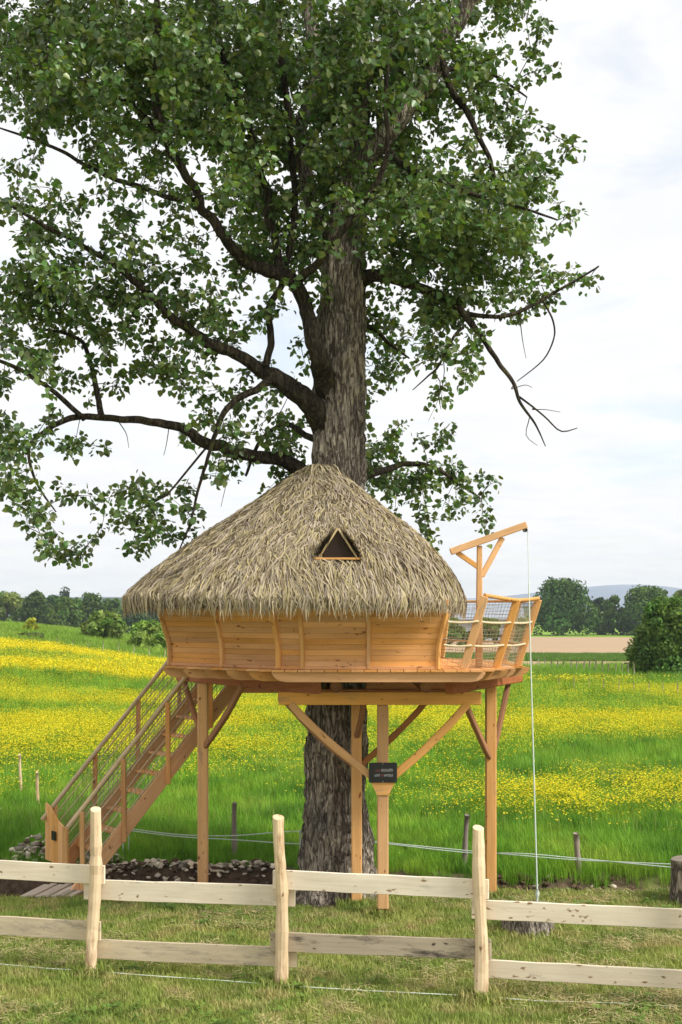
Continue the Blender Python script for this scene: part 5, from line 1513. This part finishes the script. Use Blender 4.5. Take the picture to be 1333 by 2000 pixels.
# ------------------------------------------------------------------ stumps
def stump(name, label, px, d, rad, h, seed, flare=0.25):
    x = (px - CX) * d / FPX; g = tz(x, d)
    r_ = np.random.default_rng(seed); sides, n_ = 48, 18
    zs = np.linspace(-0.05, h, n_); ang = np.arange(sides) * 6.283 / sides
    A, Z = np.meshgrid(ang, zs)
    ca, sa = np.cos(A), np.sin(A)
    rl = rad * (1 + flare * np.exp(-np.maximum(Z, 0) / 0.12) * (0.6 + 0.6 * np.cos(3 * A + seed)) + 0.12 * (fbm(ca * 1.5 + seed, sa * 1.5, Z * 2, seed=seed) - 0.5) + 0.10 * np.abs(vnoise(ca * 6 + seed, sa * 6, Z * 6, seed=seed) - 0.5))
    V = np.stack([x + rl * ca, d + rl * sa, g + Z + (0.02 * ca if h else 0)], -1).reshape(-1, 3)
    i_, j_ = np.meshgrid(np.arange(n_ - 1), np.arange(sides), indexing='ij')
    Fq = np.stack([i_ * sides + j_, i_ * sides + (j_ + 1) % sides, (i_ + 1) * sides + (j_ + 1) % sides, (i_ + 1) * sides + j_], -1).reshape(-1, 4)
    root = empty(name, (x, d, g), label, 'stump')
    obj_np('bark', V, Fq, M_bark, root, None, True)
    top = V.reshape(n_, sides, 3)[-1] + np.array([0, 0, 0.003])
    cpt = top.mean(0)
    vv = [tuple(cpt)] + [tuple(p) for p in top]
    mk('cut_face', vv, [(0, 1 + k, 1 + (k + 1) % sides) for k in range(sides)], M_grey, root)
stump('tree_stump', 'low wide bark-covered stump behind the right fence board', 1034, 14.9, 0.255, 0.28, 4)
stump('log_stump', 'upright dark bark stump cut by the right picture edge', 1350, 16.45, 0.22, 0.52, 9, 0.2)

# ------------------------------------------------------------------ rubble, boards on the ground
stones = []
for k in range(8):
    r_ = np.random.default_rng(600 + k)
    ph = (1 + 5 ** 0.5) / 2
    iv = np.array([(-1, ph, 0), (1, ph, 0), (-1, -ph, 0), (1, -ph, 0), (0, -1, ph), (0, 1, ph), (0, -1, -ph), (0, 1, -ph), (ph, 0, -1), (ph, 0, 1), (-ph, 0, -1), (-ph, 0, 1)], float) / 1.9
    iv *= r_.uniform(0.5, 1.3, (12, 1)) * np.array([1.1, 0.8, 0.5])
    ifc = np.array([(0, 11, 5), (0, 5, 1), (0, 1, 7), (0, 7, 10), (0, 10, 11), (1, 5, 9), (5, 11, 4), (11, 10, 2), (10, 7, 6), (7, 1, 8), (3, 9, 4), (3, 4, 2), (3, 2, 6), (3, 6, 8), (3, 8, 9), (4, 9, 5), (2, 4, 11), (6, 2, 10), (8, 6, 7), (9, 8, 1)])
    me = mesh_np('stone', iv, ifc); me.materials.append(M_stone); stones.append(me)
clodm = []
for q in stones:
    q = q.copy(); q.materials[0] = M_clod; clodm.append(q)
def heap(name, label, x0, x1, y0, y1, n_, h, smin, smax, seed, clods=0.3):
    r_ = np.random.default_rng(seed); xm, ym = (x0 + x1) / 2, (y0 + y1) / 2
    root = empty(name, (xm, ym, tz(xm, ym)), label, 'rubble')
    for k in range(n_):
        x = r_.uniform(x0, x1); y = r_.uniform(y0, y1)
        f = max(0, 1 - ((x - xm) / (x1 - x0) * 2) ** 2) * max(0, 1 - ((y - ym) / (y1 - y0) * 2) ** 2)
        s = smin + (smax - smin) * r_.uniform() ** 2.2
        M = Matrix.Translation((x, y, tz(x, y) + h * f * r_.uniform(0.3, 1) + s * 0.12)) @ Matrix.Rotation(r_.uniform(0, 6.28), 4, 'Z') @ Matrix.Rotation(r_.uniform(-.6, .6), 4, 'X') @ Matrix.Scale(s, 4)
        reg(bpy.data.objects.new('stone', stones[r_.integers(0, 8)]) if r_.uniform() > clods else bpy.data.objects.new('earth_clod', clodm[r_.integers(0, 8)]), M, root)
heap('rubble_heap', 'grey heap of rubble stones left of the stair gate', -4.35, -3.55, 18.1, 19.1, 260, 0.30, 0.02, 0.075, 1)
heap('rubble_bank', 'line of rubble stones along the ditch behind the left post', -2.95, -1.6, 17.55, 18.0, 280, 0.12, 0.018, 0.07, 2)
heap('rubble_bank', 'rubble and clods along the ditch just left of the poplar', -1.6, -0.72, 17.55, 17.95, 170, 0.10, 0.018, 0.07, 3)
heap('rubble_pile', 'small rubble pile beneath the lower stairs', -3.5, -2.8, 17.9, 18.7, 150, 0.2, 0.02, 0.075, 4)
heap('stone_pile', 'small pile of pale stones at the left picture edge', -5.65, -5.25, 22.0, 22.7, 40, 0.15, 0.04, 0.13, 5)
heap('clod_line', 'dark earth clods along the meadow edge right of the poplar', 1.9, 3.3, 17.0, 17.3, 90, 0.03, 0.02, 0.085, 6, 0.92)

mat_ = empty('ground_boards', (-3.3, 16.75, 0), 'grey weathered boards laid flat at the foot of the stairs', 'boards')
for k in range(7):
    a_ = P(44 + k * 15, 1757 - 1.5 * k, 16.66); a_.z = tz(a_.x, a_.y) + 0.03 + 0.012 * (k % 2)
    b2 = a_ + Vector((0.16, 0.62, 0.0)); b2.z = 0.05 + 0.012 * (k % 2)
    beam('board', a_, b2, 0.078, 0.02, M_greyl, mat_, c=0.003)

# ------------------------------------------------------------------ air between here and the hills
hz_m = bpy.data.materials.new('air'); hz_m.use_nodes = True
ht = hz_m.node_tree; ht.nodes.clear()
ho = N(ht, 'ShaderNodeOutputMaterial'); hv = N(ht, 'ShaderNodeVolumePrincipled')
hv.inputs['Color'].default_value = (0.84, 0.92, 1.0, 1); hv.inputs['Density'].default_value = 0.00019; hv.inputs['Anisotropy'].default_value = 0.0
ht.links.new(hv.outputs[0], ho.inputs['Volume'])
hx, hy0, hy1, hz0, hz1 = 4300, -60, 4300, -25, 90
o = mk('haze', [(a_, b2, c_) for c_ in (hz0, hz1) for a_, b2 in ((-hx, hy0), (hx, hy0), (hx, hy1), (-hx, hy1))],
       [(3, 2, 1, 0), (4, 5, 6, 7), (0, 1, 5, 4), (1, 2, 6, 5), (2, 3, 7, 6), (3, 0, 4, 7)], hz_m)
tag(o, 'thin pale summer haze over the far fields', None, None, 'stuff')
